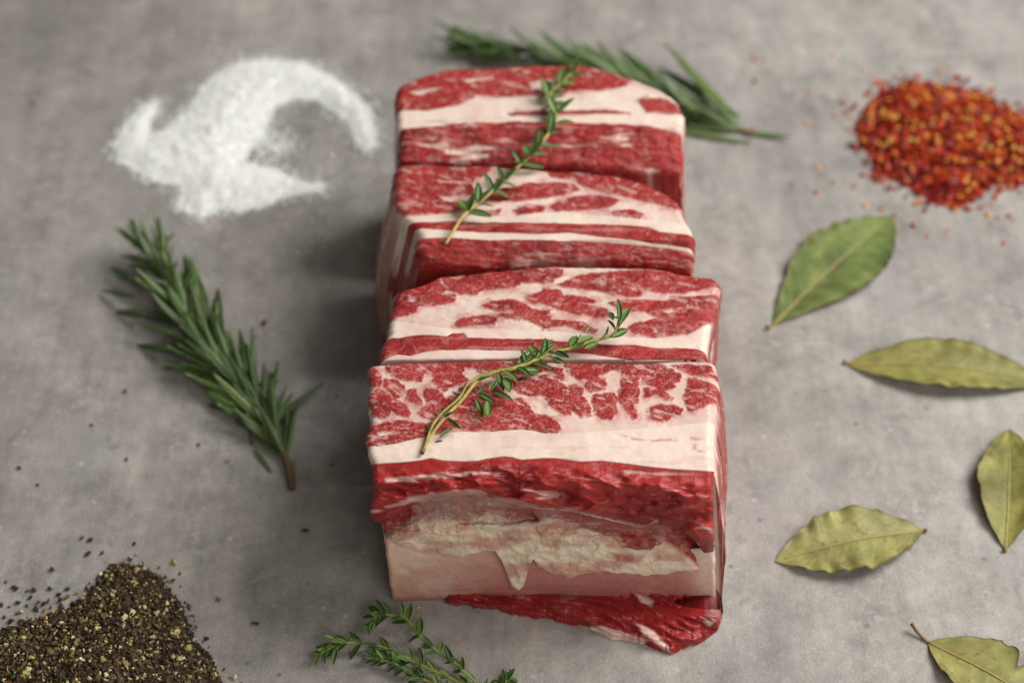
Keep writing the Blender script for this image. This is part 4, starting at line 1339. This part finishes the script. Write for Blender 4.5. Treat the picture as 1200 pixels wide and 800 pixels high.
def mound_mesh(h, X, Y, sink=0.03):
    """closed solid under the height function"""
    Hh, d = h(X, Y)
    inside = Hh > 0
    n, m = X.shape
    cell = inside[:-1, :-1] | inside[1:, :-1] | inside[:-1, 1:] | inside[1:, 1:]
    top = np.stack([X, Y, np.where(inside, np.maximum(Hh - sink, 0.006), 0.006)], -1).reshape(-1, 3)
    bot = np.stack([X, Y, np.full_like(X, 0.003)], -1).reshape(-1, 3)
    q = grid_faces(n, m)[cell.ravel()]
    return np.vstack([top, bot]), np.vstack([q, q[:, ::-1] + n * m])


def sample(h, pg, n, dmin=0.02):
    lo, hi = pg.min(0), pg.max(0)
    out = []
    while sum(map(len, out)) < n:
        x, y = rng.uniform(lo[0], hi[0], n * 2), rng.uniform(lo[1], hi[1], n * 2)
        z, d = h(x, y)
        k = d > dmin
        out.append(np.stack([x, y, z], -1)[k])
    return np.vstack(out)[:n]


def join(parts):
    V, Fd, C, off = [], {}, [], 0
    for v, f, c in parts:
        V.append(v)
        C.append(c)
        Fd.setdefault(f.shape[1], []).append(f + off)
        off += len(v)
    return np.vstack(V), [np.vstack(f) for f in Fd.values()], np.vstack(C)


# salt
salt_poly = Z(100, 50, 3.3333, [(110, 400), (170, 310), (240, 240), (285, 235), (275, 280), (245, 330), (250, 370), (340, 330), (420, 240), (480, 150), (600, 80), (700, 65), (850, 80), (950, 125), (1050, 195), (1125, 290), (1135, 400), (1105, 425), (1060, 390),
                                (1045, 330), (975, 270), (900, 220), (800, 220), (735, 255), (705, 320), (700, 380), (640, 420), (620, 470), (720, 490), (830, 545), (935, 562), (925, 588), (800, 590), (720, 630), (600, 660), (520, 655), (460, 690), (370, 650), (370, 560), (260, 540), (200, 500), (130, 450)])
h, X, Y, pg = mound(salt_poly, 0.5, 0.38, 201, 0.06, 0.35)
V0, F0 = mound_mesh(h, X, Y, 0.02)
WHITE = np.array([0.90, 0.89, 0.875])
ps = sample(h, pg, 11000)
ps[:, 2] += 0.005
edge = sample(lambda x, y: (np.zeros_like(x) + 0.02, h(x, y)[1] + 0.55), pg + np.sign(pg - pg.mean(0)) * 0.6, 14000)
dk = h(edge[:, 0], edge[:, 1])[1]
edge = edge[(dk < 0.05) & (rng.random(len(edge)) < np.exp(np.clip(dk, -3, 0) * 4.5))]
c1 = at_z(322, 172, 0)
faint = np.stack([c1[0] + rng.normal(0, 0.5, 500), c1[1] + rng.normal(0, 0.45, 500), np.full(500, 0.02)], -1)
lo_, hi_ = at_z(150, 300, 0), at_z(500, 40, 0)
far = np.stack([rng.uniform(lo_[0], hi_[0], 260), rng.uniform(lo_[1], hi_[1], 260), np.full(260, 0.02)], -1)
allp = np.vstack([ps, edge, faint, far])
sz = rng.uniform(0.018, 0.040, (len(allp), 1)) * rng.uniform(0.7, 1.2, (len(allp), 3))
big = rng.random(len(allp)) < 0.02
sz[big] *= 1.7
parts = [(V0, F0, np.tile(WHITE, (len(V0), 1))), scatter(CUB_V, CUB_F, allp, sz, WHITE * rng.uniform(0.9, 1.08, (len(allp), 1)))]
V, F, C = join(parts)
tag(link('salt', make_mesh('salt', V, F, M_SALT, C, smooth_shade=False)), 'loose crescent heap of white salt with scattered grains', 'salt', kind='stuff')

# cracked black pepper
pep_poly = [(-60, 765), (-20, 742), (20, 733), (50, 724), (80, 712), (100, 702), (112, 688), (122, 674), (132, 662), (142, 660), (152, 664), (168, 667), (184, 676), (198, 690), (206, 706), (216, 722), (222, 738), (234, 756), (246, 772), (254, 788), (262, 806), (280, 850), (260, 900), (60, 920), (-80, 880)]
h, X, Y, pg = mound(pep_poly, 1.5, 0.62, 211, 0.08, 0.12)
V0, F0 = mound_mesh(h, X, Y, 0.05)
PC = np.array([(0.032, 0.022, 0.014), (0.055, 0.036, 0.018), (0.095, 0.062, 0.026), (0.13, 0.10, 0.032), (0.52, 0.47, 0.25), (0.38, 0.34, 0.11), (0.26, 0.10, 0.04)])
PW = np.array([0.26, 0.26, 0.22, 0.11, 0.07, 0.06, 0.02])


def pep(n):
    return PC[rng.choice(7, n, p=PW)] * rng.uniform(0.75, 1.25, (n, 1))


ps = sample(h, pg, 9500)
ps[:, 2] += rng.uniform(-0.02, 0.03, len(ps))
sz = 0.054 * np.exp(rng.normal(0, 0.38, (len(ps), 1))) * np.stack([rng.uniform(0.8, 1.4, len(ps)), rng.uniform(0.6, 1.0, len(ps)), rng.uniform(0.3, 0.8, len(ps))], -1)
eg = sample(lambda x, y: (np.zeros_like(x) + 0.03, h(x, y)[1] + 0.9), pg + np.sign(pg - pg.mean(0)) * 0.6, 2600)
dk = h(eg[:, 0], eg[:, 1])[1]
eg = eg[(dk < 0.03) & (rng.random(len(eg)) < np.exp(np.clip(dk, -3, 0) * 5.5))]
eg[:, 2] = 0.03
sz2 = 0.055 * np.exp(rng.normal(0, 0.35, (len(eg), 1))) * rng.uniform(0.5, 1.3, (len(eg), 3))
parts = [(V0, F0, np.tile(PC[0], (len(V0), 1))), scatter(ICO_V, ICO_F, ps, sz, pep(len(ps)), jit=0.35), scatter(ICO_V, ICO_F, eg, sz2, pep(len(eg)), jit=0.35)]
V, F, C = join(parts)
tag(link('cracked_pepper', make_mesh('cracked_pepper', V, F, M_SPICE, C, smooth_shade=False)), 'heap of coarsely cracked black pepper with cream flecks', 'pepper', kind='stuff')
PEPM = []
for k in range(7):
    v, f, c = scatter(ICO_V, ICO_F, np.zeros((1, 3)), np.array([[0.085, 0.06, 0.045]]), PC[[k]], 0.3, 0.4)
    PEPM.append(make_mesh('pepper_piece', v, f, M_SPICE, c, smooth_shade=False))
pp = Z(0, 600, 4, [(385, 122), (425, 135), (415, 200), (632, 150), (250, 272), (130, 372), (165, 368), (240, 355), (320, 360), (90, 425), (128, 440), (275, 392), (315, 400), (10, 440), (45, 445), (230, 420), (290, 445), (85, 478), (335, 465), (375, 418), (730, 290), (745, 305),
                   (1025, 412), (885, 445), (850, 460), (1102, 780), (100, 515), (1195, 525), (205, 430), (65, 355), (265, 470), (660, 290)]) + \
     [(24, 549), (44, 569), (300, 395), (107, 499), (147, 459), (233, 522), (148, 539), (302, 731), (358, 623), (38, 122), (490, 713), (60, 690), (310, 380), (395, 465), (20, 690), (36, 700), (8, 682)]
for i, (a, b) in enumerate(pp):
    k = 4 if (a, b) in ((490, 713),) or i in (7, 25) else random.choice((0, 0, 1, 1, 2, 3))
    p = at_z(a, b, 0.0)
    o = link('pepper_fragment', PEPM[k], None, (p[0], p[1], 0))
    s_ = random.uniform(0.8, 1.6)
    o.scale = (s_, s_ * random.uniform(0.6, 1), s_ * 0.8)
    o.rotation_euler = (0, 0, random.uniform(0, 6))
    if k == 4:
        tag(o, 'pale cream pepper crumb alone on the grey table', 'pepper', 'pale pepper crumbs')
    else:
        tag(o, 'dark crumb of cracked pepper strayed onto bare table', 'pepper', 'stray dark pepper crumbs')

# chilli flakes
ch_poly = [(1004, 158), (1002, 150), (1012, 135), (1022, 118), (1038, 106), (1060, 101), (1078, 98), (1100, 100), (1118, 103), (1138, 108), (1160, 118), (1182, 130), (1215, 140), (1235, 170), (1225, 205), (1195, 217), (1170, 214), (1150, 224), (1140, 236), (1118, 240), (1098, 240),
           (1080, 228), (1060, 216), (1040, 208), (1026, 200), (1022, 185), (1008, 172)]
h, X, Y, pg = mound(ch_poly, 1.1, 0.5, 221, 0.1, 0.2)
V0, F0 = mound_mesh(h, X, Y, 0.22)
CC = np.array([(0.28, 0.013, 0.004), (0.38, 0.030, 0.006), (0.16, 0.008, 0.004), (0.46, 0.075, 0.008)])
CS = np.array([(0.56, 0.27, 0.03), (0.64, 0.36, 0.08), (0.48, 0.15, 0.015)])


def flake_geo(k):
    r = np.random.default_rng(300 + k)
    n = 7
    th = np.sort(r.uniform(0, 2 * math.pi, n)) * 0.4 + np.linspace(0, 2 * math.pi, n, endpoint=False) * 0.6
    rd = r.uniform(0.5, 1.25, n)
    x, y = rd * np.cos(th), rd * 0.52 * np.sin(th)
    z = 0.35 * x ** 2 * r.uniform(-1, 1) + 0.4 * y ** 2 * r.uniform(-1, 1)
    t = 0.06
    top = np.stack([x, y, z + t], -1)
    bot = np.stack([x * .95, y * .95, z - t], -1)
    V = np.vstack([top, bot, [[0, 0, t + .03], [0, 0, -t]]])
    i = np.arange(n)
    j = (i + 1) % n
    F = np.vstack([np.stack([i, j, np.full(n, 2 * n)], 1), np.stack([j + n, i + n, np.full(n, 2 * n + 1)], 1), np.stack([i, i + n, j], 1), np.stack([j, i + n, j + n], 1)])
    return V, F


def seed_geo():
    v = ICO_V * np.array([1.0, 0.82, 0.30])
    return v, ICO_F


FLK = []
for k in range(8):
    v, f = flake_geo(k)
    FLK.append(make_mesh('chilli_flake', v * 0.19, f, M_CHILLI, np.tile(CC[k % 4], (len(v), 1)), smooth_shade=False))
SED = []
for k in range(3):
    v, f = seed_geo()
    SED.append(make_mesh('chilli_seed', v * 0.145, f, M_CHILLI, np.tile(CS[k], (len(v), 1)), smooth_shade=True))
nb = 1300
ps = sample(h, pg, nb)
eg = sample(lambda x, y: (np.zeros_like(x) + 0.12, h(x, y)[1] + 0.7), pg + np.sign(pg - pg.mean(0)) * 0.4, 420)
ps = np.vstack([ps, eg[(h(eg[:, 0], eg[:, 1])[1] < 0.05)]])
nb = len(ps)
ps[:, 2] -= rng.uniform(-0.05, 0.14, nb)
parts = [(V0, F0, np.tile(CC[2], (len(V0), 1)))]
for k in range(8):
    q = ps[k::8]
    v, f = flake_geo(k)
    parts.append(scatter(v, f, q, np.full((len(q), 3), 0.19) * rng.uniform(0.6, 1.5, (len(q), 1)), CC[rng.choice(4, len(q))], 0.9, 0.0))
V, F, C = join(parts)
tag(link('chilli_flakes', make_mesh('chilli_flakes', V, F, M_CHILLI, C, smooth_shade=False)), 'body of the red chilli flake heap', 'chilli', kind='stuff')


def place(meshes, name, p, sc, tilt, label, group):
    o = link(name, random.choice(meshes), None, p)
    o.rotation_euler = (random.uniform(-tilt, tilt), random.uniform(-tilt, tilt), random.uniform(0, 6.28))
    o.scale = (sc, sc, sc)
    return tag(o, label, 'chilli flake' if name == 'chilli_flake' else 'chilli seed', group)


loose_f = Z(880, 50, 2.284, [(8, 45), (8, 105), (152, 135), (400, 75), (310, 138), (250, 165), (225, 200), (275, 240), (280, 285), (110, 383), (220, 378), (275, 385), (305, 355), (385, 462), (432, 492), (470, 520), (525, 505), (465, 450), (640, 435), (690, 465), (640, 485),
                            (675, 538), (615, 122), (655, 158), (722, 180), (495, 82), (350, 130), (240, 160), (440, 400), (480, 430), (5, 235), (700, 475), (660, 470)])
loose_s = Z(880, 50, 2.284, [(220, 32), (300, 72), (510, 75), (152, 220), (178, 335), (175, 402), (348, 447), (305, 437), (440, 433), (545, 450), (635, 462), (250, 188), (385, 490), (420, 372), (340, 340)])
for a, b in loose_f:
    p = at_z(a, b, 0)
    place(FLK, 'chilli_flake', (p[0], p[1], 0.045), random.uniform(0.6, 1.0), 0.12, 'stray red chilli flake on bare table around the heap', 'stray chilli flakes')
for a, b in loose_s:
    p = at_z(a, b, 0)
    place(SED, 'chilli_seed', (p[0], p[1], 0.05), random.uniform(0.8, 1.1), 0.1, 'stray yellow chilli seed on bare table around the heap', 'stray chilli seeds')
vis = sample(h, pg, 4000, 0.05)
gx, gy = proj(vis)
vis = vis[(gx < 1210)]
for i in range(265):
    p = vis[i]
    place(FLK, 'chilli_flake', (p[0], p[1], p[2] + 0.05), random.uniform(0.9, 1.6), 0.8, 'red chilli flake lying on the chilli heap', 'chilli flakes on the heap')
for i in range(265, 385):
    p = vis[i]
    place(SED, 'chilli_seed', (p[0], p[1], p[2] + 0.07), random.uniform(0.85, 1.15), 0.5, 'yellow chilli seed lying on the chilli heap', 'chilli seeds on the heap')
